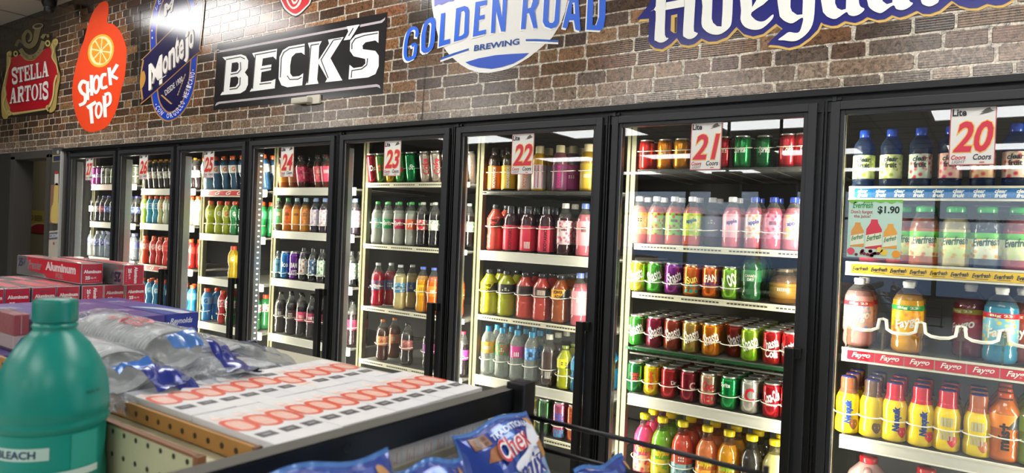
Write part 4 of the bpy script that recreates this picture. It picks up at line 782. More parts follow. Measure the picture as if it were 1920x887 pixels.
row(1, 4, 260, 574, 'white', 'bulb', .030, .20, [I(268, 'bright blue sports drink bottle', '#2c90c0', '#5cb0d0', '#e05c2c', tc='#f4f4ec', **gt), I(281, 'cyan sports drink bottle', '#2c94c4', '#6cb8d4', '#e05c2c', tc='#f4f4ec', **gt), I(294, 'blue teal sports drink bottle', '#2c88b0', '#5ca8c8', '#e05c2c', tc='#f4f4ec', **gt), I(306, 'blue sports drink bottle by the frame', '#2c80b0', '#5ca0c8', '#e05c2c')], depth=2, stop=0)
# ---------------- door 27 (k = 0)
row(0, 1, 172, 346, 'pink', 'can', .030, .145, [I(178, 'magenta grape can', '#a83c94', t='Crush', tw=1.3, th=.03, tt=.2), I(188, 'purple grape can', '#98388c', t='Crush', tw=1.3, th=.03, tt=.2), I(198, 'white and black can', '#c8c4bc', t='= =', tc='#3c3c3c', tw=1.2, th=.05), I(206, 'grey green can', '#a8ac94')], depth=2, stop=.4)
row(0, 2, 168.5, 415, 'white', 'soda', .031, .205, [I(175, 'dark cola bottle, plain label', '#241e1e', '#c8c8c4', '#2c2a2c', l2='#3c3c3c'), I(186, 'dark cola bottle, grey label', '#241e1e', '#b8b8b4', '#2c2a2c', l2='#3c3c3c'), I(195, 'dark cola bottle, red and blue label', '#241e1e', '#d83840', '#5c58b0', l2='#2c4ca8'), I(204, 'dark cola bottle, blue label', '#241e1e', '#2c4ca8', '#5c58b0', l2='#c8c8c8')], depth=2, stop=0)
row(0, 3, 167, 480, 'white', 'water', .030, .20, [I(172, 'clear water bottle, blue white label', '#dde4ec', '#5c68b4', '#e4e4e0', l2='#e8e8ec'), I(183, 'clear water bottle, dark blue label', '#dde4ec', '#4c58a8', '#e4e4e0', l2='#e8e8ec'), I(194, 'clear water bottle, navy label', '#dde4ec', '#445098', '#9ca4d0', l2='#c8cce0'), I(204, 'clear water bottle, faded label', '#dde4ec', '#7c84b8', '#9ca4d0')], depth=2, stop=0)

# ================================================================== PRINTED SIGNS ON THE MURAL (flat prints at their real place on the wall)
class Crop:                     # outlines measured on an enlarged view of the wall, laid onto the plane of the wall
    def __init__(s, ox, oy, sc_): s.ox, s.oy, s.s = ox, oy, sc_
    def __call__(s, layer): return lambda x, y: at_y(s.ox + x / s.s, s.oy + y / s.s, D - .0012 - .0009 * layer)
def poly(nm, cr, layer, col_, loops, par, mat='ink', deep=None):
    if not isinstance(loops[0], list): loops = [loops]
    return ob(nm, fill(nm, loops, cr(layer)), mat, par, color=H(col_))
def quad_text(txt, cr, layer, col_, TL, TR, BR, BL, par, bold=.03, shear=0., nm='lettering'):
    f = cr(layer)
    def g(u, v):
        t = Vector(TL).lerp(Vector(TR), u); b = Vector(BL).lerp(Vector(BR), u); q_ = b.lerp(t, v); return f(q_.x, q_.y)
    return ob(nm, flat_text(nm, txt, g, bold, shear), 'ink', par, color=H(col_))
def board(nm, label, cat='sign'): return thing(nm, label, cat, (0, 0, 0))
M['ink_gloss'] = principled('glossy_print', None, .17, spec=.9, var=.03, nscale=8)

# --- black block-letter sign
K = Crop(400, 0, 4.032); t = board('wall_sign', 'black rectangular sign with large white slanted block capitals and an apostrophe')
poly('sign_board', K, 0, '#1d1b20', [(30, 338), (1317, 92), (1280, 708), (0, 832)], t, 'ink_gloss')
poly('border', K, 1, '#b9aeb2', smooth([(40, 372), (62, 380), (1006, 203), (1012, 219), (78, 393), (50, 390)], 2), t)
poly('border', K, 1, '#b9aeb2', [(1112, 186), (1265, 156), (1290, 140), (1300, 128), (1296, 150), (1274, 172), (1108, 205)], t)
poly('border', K, 1, '#b9aeb2', [(12, 802), (22, 780), (40, 770), (1235, 636), (1256, 645), (1264, 668), (1238, 656), (45, 785)], t)
LET_ = dict(
 B=[[(68, 433), (210, 411), (245, 424), (264, 458), (260, 515), (238, 548), (262, 580), (262, 640), (243, 682), (205, 705), (52, 720), (72, 688), (92, 470), (90, 455)], [(140, 476), (180, 469), (192, 482), (190, 520), (176, 540), (134, 547)], [(131, 585), (176, 577), (190, 592), (187, 630), (168, 656), (122, 662)]],
 E=[[(293, 402), (482, 368), (476, 452), (452, 428), (374, 442), (367, 500), (440, 487), (436, 530), (364, 545), (357, 622), (440, 610), (470, 596), (464, 668), (274, 693), (294, 662), (313, 440)]],
 C=[[(690, 330), (690, 415), (665, 397), (622, 402), (592, 432), (580, 500), (581, 555), (600, 580), (650, 575), (680, 553), (672, 645), (560, 660), (515, 645), (493, 595), (500, 430), (525, 380), (570, 352)]],
 K=[[(715, 325), (820, 310), (800, 350), (795, 455), (875, 330), (868, 300), (985, 280), (885, 440), (975, 608), (845, 622), (860, 595), (795, 480), (785, 600), (795, 632), (695, 643), (715, 610), (730, 370)]],
 A=[[(1010, 200), (1105, 185), (1035, 298), (985, 305), (1020, 240)]],
 S=[[(1250, 235), (1248, 325), (1225, 305), (1150, 320), (1127, 345), (1130, 372), (1225, 385), (1250, 420), (1250, 500), (1225, 560), (1170, 585), (1022, 600), (1030, 490), (1060, 515), (1125, 505), (1150, 480), (1148, 445), (1060, 425), (1032, 385), (1035, 310), (1075, 265), (1130, 250)]])
INL = dict(A=[[(1058, 212), (1022, 272)]], B=[[(97, 450), (205, 430), (238, 445)], [(93, 455), (74, 695)], [(205, 470), (207, 525), (185, 552), (130, 563)], [(203, 585), (200, 640), (178, 668), (122, 676)]], E=[[(312, 416), (474, 386)], [(318, 420), (296, 672)], [(358, 524), (438, 511)], [(348, 637), (438, 626)]],
 C=[[(688, 348), (575, 368), (532, 396), (513, 440), (506, 585)], [(558, 572), (578, 601), (640, 598), (668, 583)]], K=[[(735, 342), (800, 331)], [(738, 345), (713, 630)], [(905, 303), (968, 292)], [(905, 306), (814, 452), (868, 590)]], S=[[(1243, 250), (1140, 268), (1072, 292), (1047, 330), (1047, 372)], [(1166, 440), (1160, 490), (1120, 522), (1047, 533), (1042, 588)]])
for ch, loops in LET_.items():
    lo = ob('letter', fill('letter', loops, K(2)), 'ink', t, color=H('#f7f7f4'))
    for l in INL.get(ch, ()): ob('inline', fill('inline', [stroke(l, 7.5, n=1)], K(3)), 'ink', lo, color=H('#1d1b20'))
# --- red shield above it
t = board('wall_emblem', 'red and white pointed shield emblem above the black block-letter sign', 'emblem')
poly('shield', K, 1, '#1d1a1c', smooth([(500, -6), (505, -150), (745, -180), (748, -8), (705, 66), (622, 128), (538, 80), (508, 22)], 4), t)
poly('shield_rim', K, 2, '#e9e6e2', smooth([(508, -6), (512, -140), (738, -170), (740, -4), (700, 60), (622, 120), (545, 74), (515, 20)], 4), t)
poly('shield_field', K, 3, '#d8222f', smooth([(518, -6), (522, -130), (728, -160), (729, -4), (690, 54), (622, 104), (556, 66), (526, 16)], 4), t)
poly('scroll', K, 4, '#ece8e4', smooth([(556, -20), (664, -40), (656, 30), (612, 68), (574, 48)], 5), t); poly('scroll', K, 5, '#d8222f', smooth([(566, -20), (650, -30), (640, 22), (610, 52), (582, 36)], 5), t); poly('scroll', K, 6, '#ece8e4', smooth([(588, -20), (640, -24), (632, 18), (604, 30)], 5), t); poly('scroll', K, 7, '#d8222f', ell(614, -2, 13, 14), t)

# --- red and gold sign with serif capitals
T = Crop(0, 0, 3.692); t = board('wall_sign', 'red sign with gold scroll frame, horn on top and white serif capitals')
poly('gold_frame', T, 0, '#2a2016', smooth([(40, 378), (60, 345), (98, 330), (95, 300), (125, 262), (150, 225), (188, 175), (240, 152), (296, 165), (300, 208), (338, 212), (350, 258), (385, 258), (408, 280), (402, 330), (392, 370), (410, 450), (425, 530), (405, 660), (385, 760), (345, 790), (70, 815), (30, 828), (2, 790), (6, 620), (38, 480)], 3), t, 'ink_gloss')
poly('gold_frame', T, 1, '#b09a58', smooth([(46, 385), (65, 352), (82, 362), (78, 400), (108, 395), (150, 375), (185, 410), (240, 408), (300, 345), (345, 325), (365, 275), (395, 268), (402, 300), (382, 335), (388, 390), (402, 470), (416, 530), (398, 640), (385, 750), (345, 780), (310, 760), (80, 795), (50, 820), (14, 805), (10, 640), (42, 490)], 3), t)
poly('red_field', T, 2, '#b81524', smooth([(84, 398), (110, 395), (140, 380), (170, 412), (210, 420), (245, 408), (300, 348), (348, 328), (362, 390), (392, 465), (398, 535), (375, 620), (350, 700), (318, 745), (300, 750), (90, 778), (70, 745), (48, 690), (40, 610), (62, 480)], 3), t, 'ink_gloss')
for pts in ([(360, 300), (372, 350), (362, 395), (392, 450), (402, 505)], [(395, 520), (378, 570), (372, 640), (360, 700), (330, 770)], [(62, 385), (70, 430), (42, 520), (30, 580)], [(30, 600), (40, 660), (22, 720), (50, 790)], [(88, 790), (310, 758)]):
    poly('gold_scroll', T, 3, '#d8c684', stroke(pts, 15, 9), t)
    poly('gold_scroll', T, 4, '#6c5a2c', stroke([(x + 4, y + 2) for x, y in pts], 3, 2), t)
for c_ in ((385, 290, 16), (60, 375, 14), (330, 300, 18), (108, 372, 16), (62, 780, 14), (330, 745, 14)):
    poly('gold_curl', T, 3, '#cdbb78', [ell(c_[0], c_[1], c_[2], c_[2] * 1.25), ell(c_[0], c_[1], c_[2] * .5, c_[2] * .65)[::-1]], t)
for pts, w0, w1, c_ in (([(265, 185), (255, 230), (240, 290), (205, 320), (170, 300), (165, 250), (190, 215), (215, 235), (212, 275), (195, 285)], 44, 12, '#7d7350'), ([(140, 340), (165, 375), (200, 395), (245, 385), (280, 345), (300, 285)], 32, 30, '#8d835c'), ([(110, 320), (130, 280), (155, 300)], 26, 14, '#6c6244'), ([(290, 265), (320, 225), (335, 260)], 26, 14, '#8a7e56')):
    poly('horn', T, 3, c_, stroke(pts, w0, w1), t)
poly('horn_bell', T, 4, '#a39870', ell(262, 182, 38, 20, rot=-.2), t); poly('horn_bell', T, 5, '#3c3524', ell(264, 180, 28, 12, rot=-.2), t)
arcp = smooth([(150, 352), (172, 382), (205, 398), (245, 382), (282, 335)], 6, False)
for i, ch in enumerate('ANNO 1366'):
    if ch == ' ': continue
    a_ = Vector(arcp[2 + int(i * 2.6)]); b_ = Vector(arcp[min(len(arcp) - 1, 4 + int(i * 2.6))]); d_ = (b_ - a_).normalized() * 10; n_ = Vector((d_.y, -d_.x)) * 1.5
    quad_text(ch, T, 5, '#2c2616', a_ + n_ * .4, a_ + d_ + n_ * .4, a_ + d_ - n_ * .6, a_ - n_ * .6, t, .02)
# serif capitals drawn as stems and bars in a unit box
def sbar(x0, x1, y0, y1): return [(x0, y0), (x1, y0), (x1, y1), (x0, y1)]
SER = dict(
 S=[stroke([(.88, .70), (.86, .92), (.5, .97), (.14, .88), (.14, .66), (.5, .52), (.86, .38), (.88, .12), (.5, .03), (.12, .10), (.10, .30)], .22, n=4), sbar(.80, .96, .64, .98), sbar(.04, .18, .02, .36)],
 T=[sbar(.36, .64, 0, 1), sbar(0, 1, .86, 1), sbar(0, .12, .66, 1), sbar(.88, 1, .66, 1), sbar(.22, .78, 0, .08)],
 E=[sbar(.10, .40, 0, 1), sbar(.02, .95, .88, 1), sbar(.02, .98, 0, .12), sbar(.4, .74, .45, .57), sbar(.82, .95, .68, 1), sbar(.86, .98, 0, .34), sbar(.66, .76, .36, .66)],
 L=[sbar(.12, .42, 0, 1), sbar(.02, .56, .91, 1), sbar(.02, .96, 0, .12), sbar(.82, .96, 0, .38)],
 A=[[(.40, 1), (.60, 1), (.92, 0), (.60, 0)], [(.40, 1), (.52, 1), (.22, 0), (.10, 0)], sbar(.22, .72, .28, .40), sbar(0, .32, 0, .08), sbar(.52, 1, 0, .08)],
 R=[sbar(.10, .38, 0, 1), sbar(.02, .5, 0, .08), sbar(.02, .6, .91, 1), stroke([(.38, .94), (.74, .92), (.80, .72), (.72, .52), (.38, .48)], .2, n=4), [(.40, .5), (.64, .52), (1.0, 0), (.72, 0)]],
 O=[[*ell(.5, .5, .48, .52)], ], I=[sbar(.30, .70, 0, 1), sbar(.08, .92, 0, .09), sbar(.08, .92, .91, 1)])
def serif(word, cr, layer, col_, TL, TR, BR, BL, par, widths, sh=None):
    tot = sum(widths); x = 0
    def g(u, v, f):
        t_ = Vector(TL).lerp(Vector(TR), u); b_ = Vector(BL).lerp(Vector(BR), u); q_ = b_.lerp(t_, v); return f(q_.x, q_.y)
    for ch, wd in zip(word, widths):
        bits = SER[ch]; V_, F_ = [], []
        if ch == 'O': tri = [[ell(.5, .5, .48, .52), ell(.5, .5, .24, .42)[::-1]]]
        else: tri = [[b_] for b_ in bits]
        for bi_, loops in enumerate(tri):
            f = cr(layer + .11 * bi_); P2 = [[Vector((a_, b_, 0)) for a_, b_ in l] for l in loops]; o_ = len(V_); flat = [p for l in P2 for p in l]
            V_ += [g((x + p.x * (wd - .06)) / tot, p.y, f) for p in flat]; F_ += [tuple(i + o_ for i in q_) for q_ in tessellate_polygon(P2)]
        me = bpy.data.meshes.new('letter'); me.from_pydata([tuple(v) for v in V_], [], F_); ob('letter', me, 'ink', par, color=H(col_)); x += wd
for dl, c_, off in ((3, '#5c1018', 5), (4.6, '#f2eee8', 0)):
    o2 = lambda p: (p[0] + off * .6, p[1] + off)
    serif('STELLA', T, dl, c_, o2((80, 478)), o2((338, 418)), o2((341, 527)), o2((85, 580)), t, (.85, .95, .9, .85, .85, 1.1))
    serif('ARTOIS', T, dl, c_, o2((68, 612)), o2((336, 568)), o2((336, 680)), o2((66, 718)), t, (1.1, 1.05, .95, 1.1, .55, .85))

# --- orange red teardrop sign with brush lettering
U_ = Crop(120, 0, 3.4115); t = board('wall_sign', 'orange-red teardrop sign with an orange slice and white brush lettering')
poly('sign_board', U_, 0, '#f04c26', smooth([(150, 170), (185, 80), (225, 25), (262, 8), (282, 25), (285, 80), (277, 140), (290, 150), (320, 158), (365, 210), (395, 290), (400, 340), (390, 480), (370, 560), (340, 690), (290, 790), (240, 830), (170, 845), (120, 820), (85, 760), (62, 680), (52, 590), (60, 500), (80, 410), (104, 320), (130, 250)], 4), t, 'ink_gloss')
fr_ = poly('orange_slice', U_, 1, '#e8b23c', ell(236, 325, 82, 108, rot=.25), t); poly('pith', U_, 2, '#f2e2a8', ell(236, 325, 70, 94, rot=.25), fr_)
for i in range(8):
    a_ = i * math.pi / 4 + .2; b_ = a_ + math.pi / 4 - .14; w_ = [(.12, (a_ + b_) / 2), (.88, a_), (.92, (a_ + b_) / 2), (.88, b_)]
    poly('segment', U_, 3, '#ee9a2c', [(236 + 66 * r_ * math.cos(q_), 325 + 90 * r_ * math.sin(q_)) for r_, q_ in w_], fr_)
for j_, (pts, w_) in enumerate((([(140, 528), (118, 522), (100, 555), (112, 590), (135, 612), (132, 655), (96, 674)], 24), ([(150, 520), (152, 640)], 23), ([(176, 480), (178, 612)], 23), ([(150, 588), (178, 568)], 20), ([(272, 478), (248, 480), (236, 520), (244, 562), (278, 552)], 22), ([(288, 432), (298, 545)], 23), ([(342, 412), (300, 482)], 22), ([(300, 482), (344, 504)], 22), ([(148, 690), (205, 652)], 25), ([(170, 672), (180, 790)], 25), ([(258, 612), (264, 750)], 25), ([(260, 608), (288, 598), (297, 630), (290, 662), (266, 680)], 20))):
    poly('letter', U_, 3 + .13 * j_, '#f8f4ee', stroke(pts, w_, w_ * .85), t)
for c_ in ((207, 540, 26, 62), (222, 705, 25, 55)): poly('letter', U_, 3, '#f8f4ee', [ell(*c_, rot=.06), ell(c_[0], c_[1], c_[2] * .42, c_[3] * .62, rot=.06)[::-1]], t)

# --- blue and gold oval sign with diagonal banner
V2 = Crop(240, 0, 3.694); t = board('wall_sign', 'blue oval sign with gold rims and a diagonal navy banner of white lettering')
OV = [(150, 340), (148, 200), (165, 90), (200, -20), (260, -110), (340, -140), (420, -110), (465, 0), (482, 150), (485, 330), (480, 450), (462, 600), (418, 725), (350, 812), (272, 843), (212, 805), (172, 735), (155, 600)]
def shrink(k_, dx=0, dy=0): return [(316 + (x - 316) * k_ + dx, 352 + (y - 352) * (k_ + (1 - k_) * .55) + dy) for x, y in OV]
for i, (k_, c_) in enumerate(((1., '#b98a54'), (.955, '#1e48c0'), (.74, '#b98a54'), (.69, '#1d1a4c'))): poly('oval', V2, i, c_, smooth(shrink(k_), 4), t, 'ink_gloss')
BN = [(100, 418), (122, 385), (505, 0), (522, -12), (532, 20), (500, 340), (482, 372), (112, 706), (96, 700), (88, 640), (82, 560)]
for i, (k_, c_) in enumerate(((1., '#b98a54'), (.95, '#1d1a4c'))): poly('banner', V2, 4 + i, c_, smooth([(310 + (x - 310) * k_, 350 + (y - 350) * k_) for x, y in BN], 2), t, 'ink_gloss')
for i, (ch, x0, x1, y0, y1) in enumerate((('M', 142, 236, 628, 425), ('o', 240, 276, 520, 385), ('n', 280, 326, 486, 335), ('t', 326, 352, 445, 245), ('e', 352, 386, 420, 272), ('j', 386, 420, 440, 222), ('o', 420, 456, 345, 200))):
    sl = -.92 * (x1 - x0) * .6
    quad_text(ch, V2, 6, '#8c7c74', (x0 + 5, y1 + 30), (x1 + 5, y1 + sl + 5), (x1 + 5, y0 + sl + 5), (x0 + 5, y0 + 5), t, .045); quad_text(ch, V2, 7, '#f4efe8', (x0, y1 + 25), (x1, y1 + sl), (x1, y0 + sl), (x0, y0), t, .025)
poly('flourish', V2, 7, '#efe9e2', stroke([(205, 520), (215, 550), (265, 520)], 10, 3), t); poly('wheat', V2, 7, '#c08c3c', smooth([(92, 612), (84, 570), (92, 520), (110, 488), (122, 540), (110, 590)], 3), t)
quad_text('DESDE 1900', V2, 5, '#d9d2c4', (252, 628), (374, 524), (380, 562), (260, 664), t, .015)
for i in range(7): poly('wheat', V2, 5, '#c89c54', ell(236 + i * 10, 662 + i * 9, 10, 5, 8, rot=.3), t)
for i in range(8): poly('wheat', V2, 5, '#b99a6c', ell(395 - i * 7, 520 + i * 19, 4, 10, 8, rot=.3), t)
bottom = smooth([(190, 716), (222, 770), (268, 802), (322, 786), (372, 722), (410, 630), (440, 540), (452, 470)], 12, False)
acc = [0.]
for a_, b_ in zip(bottom, bottom[1:]): acc.append(acc[-1] + (Vector(b_) - Vector(a_)).length)
def on_path(s_):
    i = max(j for j in range(len(acc)) if acc[j] <= s_ + 1e-6); i = min(i, len(bottom) - 2); f_ = (s_ - acc[i]) / (acc[i + 1] - acc[i]); return Vector(bottom[i]).lerp(Vector(bottom[i + 1]), f_)
txt = '.CON ORGULLO MEXICANO.'; st = acc[-1] / len(txt)
for i, ch in enumerate(txt):
    if ch == ' ': continue
    a_, b_ = on_path(i * st), on_path(min(acc[-1], (i + .72) * st)); d_ = b_ - a_; n_ = Vector((d_.y, -d_.x)).normalized() * 17
    if ch == '.': poly('dot', V2, 4, '#efe9e2', ell(*((a_ + b_) / 2), 3.5, 4.5, 8), t)
    else: quad_text(ch, V2, 4, '#dcdcea', a_ + n_, b_ + n_, b_ - n_, a_ - n_, t, .02)
for ch, x_, y_ in (('V', 188, 82), ('E', 207, 32), ('C', 228, -14)): quad_text(ch, V2, 4, '#b9bde0', (x_, y_ - 32), (x_ + 18, y_ - 46), (x_ + 22, y_ - 8), (x_ + 4, y_ + 2), t, .02)
for x_, y_ in ((168, 262), (166, 212)): poly('dot', V2, 4, '#dcdcea', ell(x_, y_, 5, 8, 8), t)
quad_text('M', V2, 5, '#e6e0da', (242, 40), (322, -20), (316, 70), (250, 120), t, .06, .15)

# --- white and blue brewery emblem
G1, G2 = Crop(740, 0, 6.336), Crop(940, 0, 6.336); t = board('wall_sign', 'round white sign with bright blue condensed capitals and a blue lens below')
sh2 = lambda pts: [(x + 1267.2, y) for x, y in pts]      # second enlargement expressed in the first
poly('disc', G1, 0, '#f1f0eb', [(437, -90), (437, 0), (445, 90), (470, 235), (515, 430), (580, 560), (640, 640), (690, 690), (780, 765), (880, 825), (1000, 862), (1120, 866)] + sh2([(0, 840), (90, 815), (180, 772), (330, 680), (480, 560), (600, 450), (705, 285), (760, 130), (800, -90), (770, -260), (680, -420), (520, -560), (300, -650), (60, -690)]) + [(1050, -660), (800, -540), (620, -400), (500, -240)], t, 'ink_gloss')
poly('sky_band', G1, 1, '#7c7fd0', [(470, -90), (472, 80), (520, 50), (560, 60), (640, 20), (700, 15), (730, -20), (730, -90)], t)
poly('lens', G1, 1, '#3158c2', [(838, 740), (1000, 692), (1200, 655), (1394, 640)] + sh2([(330, 630), (260, 690), (140, 755), (0, 798)]) + [(1150, 818), (1000, 803), (900, 775)], t)
letters = [('G', [stroke([(262, 440), (266, 365), (240, 335), (200, 342), (162, 392), (136, 500), (126, 640), (150, 705), (200, 690), (236, 660), (250, 530), (200, 545)], 40, n=4)]),
 ('O', [[(335, 330), (352, 272), (390, 225), (440, 205), (478, 215), (488, 262), (478, 480), (455, 570), (400, 620), (345, 630), (314, 600), (316, 420)], [(398, 280), (424, 267), (436, 292), (420, 500), (402, 560), (376, 568), (362, 540), (372, 380)]]),
 ('L', [[(550, 162), (600, 150), (582, 480), (660, 460), (655, 515), (522, 558)]]), ('D', [[(730, 100), (830, 70), (870, 85), (885, 125), (875, 400), (850, 445), (800, 470), (702, 497)], [(785, 142), (822, 128), (835, 155), (823, 395), (800, 420), (757, 435)]]),
 ('E', [[(960, 25), (1098, 0), (1093, 55), (1012, 75), (1003, 190), (1068, 172), (1062, 222), (1000, 240), (990, 372), (1085, 350), (1078, 402), (928, 438)]]), ('N', [[(1165, -40), (1222, -52), (1275, 200), (1287, -62), (1340, -72), (1312, 370), (1265, 375), (1205, 130), (1190, 385), (1142, 395)]]),
 ('R', [sh2([(262, -50), (400, -70), (445, -30), (440, 40), (395, 130), (428, 330), (382, 335), (330, 155), (300, 160), (285, 342), (232, 348)]), sh2([(310, -20), (358, -26), (374, 10), (350, 88), (308, 105)])]),
 ('O', [sh2([(510, -60), (570, -60), (555, 240), (575, 272), (610, 272), (630, 245), (655, -60), (705, -60), (684, 260), (652, 320), (590, 340), (520, 315), (492, 260)])]),
 ('A', [sh2([(850, -60), (915, -60), (943, 372), (880, 350), (862, 240), (808, 240), (780, 340), (725, 325), (808, 0)]), sh2([(845, 30), (870, 30), (876, 165), (833, 165)])]),
 ('D', [sh2([(1030, -60), (1245, -60), (1236, 200), (1215, 320), (1180, 362), (1010, 352)]), sh2([(1095, -40), (1165, -40), (1160, 200), (1125, 300), (1084, 296)])])]
for ch, loops in letters:
    ob('letter_shade', fill('letter_shade', [[(x - 16, y + 22) for x, y in l] for l in loops], G1(2)), 'ink', t, color=H('#f4f3ee'))
    ob('letter', fill('letter', loops, G1(3)), 'ink', t, color=H('#1a62da'))
quad_text('BREWING', Crop(0, 0, 1), 2, '#1d4b94', (889.5, 84.8), (974.2, 71.6), (973.6, 83), (888.2, 96), t, .03)
for l in ([(545, 690), (700, 630), (880, 573), (880, 596), (720, 650), (548, 712)], sh2([(290, 465), (420, 463), (680, 478), (680, 500), (430, 490), (290, 488)])):
    ob('rule_shade', fill('rule_shade', [[(x - 4, y + 26) for x, y in l]], G1(1)), 'ink', t, color=H('#f4f3ee')); ob('rule', fill('rule', [l], G1(2)), 'ink', t, color=H('#1c56b4'))

# --- blackletter sign on blue and gold
H1 = Crop(1190, 0, 5.189); t = board('wall_sign', 'white blackletter sign on a deep blue and gold scalloped outline')
h2 = lambda pts: [((350 + x / 5.053) * 5.189, y / 5.053 * 5.189) for x, y in pts]
OUT = [(150, -150), (150, 30), (20, 190), (140, 180), (135, 400), (150, 432), (200, 470), (270, 478), (350, 430), (410, 370), (450, 430), (520, 442), (580, 430), (650, 374), (720, 405), (800, 400), (900, 360), (990, 262), (1060, 330), (1150, 354), (1250, 330), (1375, 230), (1440, 280), (1290, 432), (1400, 442), (1500, 465), (1600, 440), (1700, 370), (1780, 290), (1815, 215)] + h2([(20, 226), (100, 245), (150, 240), (220, 198), (320, 217), (380, 195), (435, 160), (530, 190), (600, 182), (668, 142), (740, 166), (800, 150), (905, 100), (960, 130), (1030, 132), (1120, 100), (1235, 5), (1300, 50), (1400, 78), (1480, 75), (1570, 35), (1650, 52), (1720, 45), (1800, 0), (1850, -150)])
ob('gold_outline', fill('gold_outline', [[(x + 12 if y < 300 else x + 6, y + 26) for x, y in OUT]], H1(0)), 'ink', t, color=H('#d9b364'))
HOLE = [(355, 150), (415, 137), (408, 320), (380, 322), (350, 300)]
ob('blue_backing', fill('blue_backing', [OUT], H1(1)), 'ink_gloss', t, color=H('#262a7c'))
poly('gold_counter', H1, 2, '#d9b364', HOLE, t); poly('counter', H1, 3, '#4c3a2c', [(390, 170), (412, 166), (405, 316), (388, 312)], t)
for loops in ([[(215, -150), (305, -150), (300, 90), (295, 340), (330, 370), (290, 405), (245, 415), (205, 395), (192, 370), (205, 110), (152, 115), (205, 60)]], [[(298, 25), (482, -10), (482, 65), (298, 98)]], [[(490, -150), (590, -150), (575, 260), (590, 310), (615, 325), (580, 365), (530, 380), (485, 360), (470, 320), (485, 60)]],
 [[(665, -150), (660, 60), (650, 230), (680, 290), (730, 325), (790, 338), (850, 325), (920, 270), (945, 200), (955, 0), (958, -150)], [(760, -110), (860, -110), (855, 100), (845, 258), (800, 255), (762, 220), (750, 180)]],
 [[(1040, -150), (1035, 100), (1030, 190), (1060, 250), (1110, 280), (1180, 290), (1250, 270), (1340, 185), (1345, 140), (1270, 200), (1210, 208), (1160, 180), (1138, 120), (1300, 0), (1300, -150)], [(1140, -110), (1250, -110), (1142, 72)]],
 [[(1410, -150), (1405, 120), (1430, 180), (1480, 215), (1540, 225), (1635, 170), (1625, 250), (1600, 310), (1560, 320), (1500, 312), (1450, 345), (1395, 388), (1450, 392), (1530, 402), (1600, 385), (1690, 310), (1740, 200), (1755, 0), (1758, -150)], [(1520, -110), (1640, -110), (1632, 140), (1580, 145), (1530, 110), (1515, 70)]],
 [h2([(15, -150), (10, 80), (30, 130), (70, 165), (140, 178), (235, 115), (260, 140), (310, 152), (370, 130), (410, 85), (370, 60), (355, 0), (355, -150)]), h2([(130, -110), (240, -110), (232, 85), (190, 95), (150, 75), (130, 30)])],
 [h2([(445, -150), (440, 30), (470, 85), (530, 118), (580, 118), (680, 50), (710, 85), (770, 95), (830, 70), (868, 30), (830, 0), (820, -150)]), h2([(565, -110), (685, -110), (672, 25), (620, 40), (580, 10)])], [h2([(945, -150), (945, 10), (980, 50), (1030, 60), (1080, 40), (1115, 0), (1115, -150)])]):
    ob('letter', fill('letter', [smooth(l, 3) if len(l) > 4 and j_ == 0 else l for j_, l in enumerate(loops)], H1(4)), 'ink', t, color=H('#f4f5ee'))

# small white sensor box under the block-letter sign, dark dome camera at the ceiling
p_ = at_y(580, 188, D - .01)
t = thing('motion_sensor', 'small white wall sensor with a snout below the black block-letter sign', 'sensor', (p_.x, D - .001, p_.z))
ob('base', box('base', -.02, .085, -.012, 0, -.022, .025, .003), 'steel', t, color=H('#cfcabb'))
ob('snout', boxes('snout', [(-.11, .03, -.045, -.012, -.018, .014)], .008), 'steel', t, color=H('#b9b4a6')); ob('lens', box('lens', -.112, -.09, -.042, -.016, -.012, .008), 'clear', t, color=H('#8c8880'))
p_ = at_y(92, 6, D - .12)
t = thing('security_camera', 'black dome camera hanging under the ceiling above the red and gold sign', 'camera', (p_.x, D - .12, CEIL))
ob('housing', lathe('housing', [(0, 0), (.055, 0), (.05, -.05), (.035, -.08), (0, -.08)]), 'black', t); ob('dome', lathe('dome', [(.035, -.07), (.034, -.10), (.025, -.115), (0, -.12)]), 'gloss', t, color=H('#17171a'))

# banner of a beer bottle on the pier left of the cooler, poster in the passage
Z_ = Crop(0, 260, 4.03); t = board('bottle_banner', 'narrow vertical banner showing a pale beer bottle left of the cooler', 'banner')
poly('banner_ground', Z_, 0, '#4c4b46', [(394, 70), (478, 62), (446, 900), (358, 900)], t); poly('printed_brick', Z_, 1, '#8a6656', [(384, 350), (465, 340), (452, 640), (370, 640)], t); poly('banner_foot', Z_, 1, '#b9b3a4', [(366, 700), (452, 690), (446, 900), (358, 900)], t)
b_ = poly('printed_bottle', Z_, 2, '#c9b166', smooth([(412, 350), (442, 350), (440, 480), (452, 530), (448, 630), (386, 630), (386, 530), (402, 480)], 3), t)
poly('printed_neck', Z_, 2, '#d8d4cc', [(414, 265), (442, 262), (442, 352), (411, 352)], t); poly('printed_cap', Z_, 3, '#b03038', [(412, 262), (420, 245), (438, 245), (442, 262), (428, 270)], t)
poly('crown', Z_, 3, '#3c3a34', [ell(410, 668, 12, 30), ell(410, 668, 7, 20)[::-1]], t); poly('label_band', Z_, 3, '#5c5c66', [(372, 712), (442, 705), (438, 758), (370, 764)], t); quad_text('CORONA', Z_, 4, '#c8ccd8', (376, 722), (438, 716), (436, 746), (374, 752), t, .03); poly('seal', Z_, 3, '#a0504c', ell(406, 792, 7, 12, 10), t)
poly('top_plate', Z_, 2, '#2c3454', [(402, 132), (464, 125), (464, 165), (402, 172)], t); poly('top_plate_rim', Z_, 1, '#b9a860', [(397, 127), (469, 120), (469, 170), (397, 177)], t); poly('top_seal', Z_, 2, '#a8a8a0', ell(437, 102, 9, 14, 10), t)
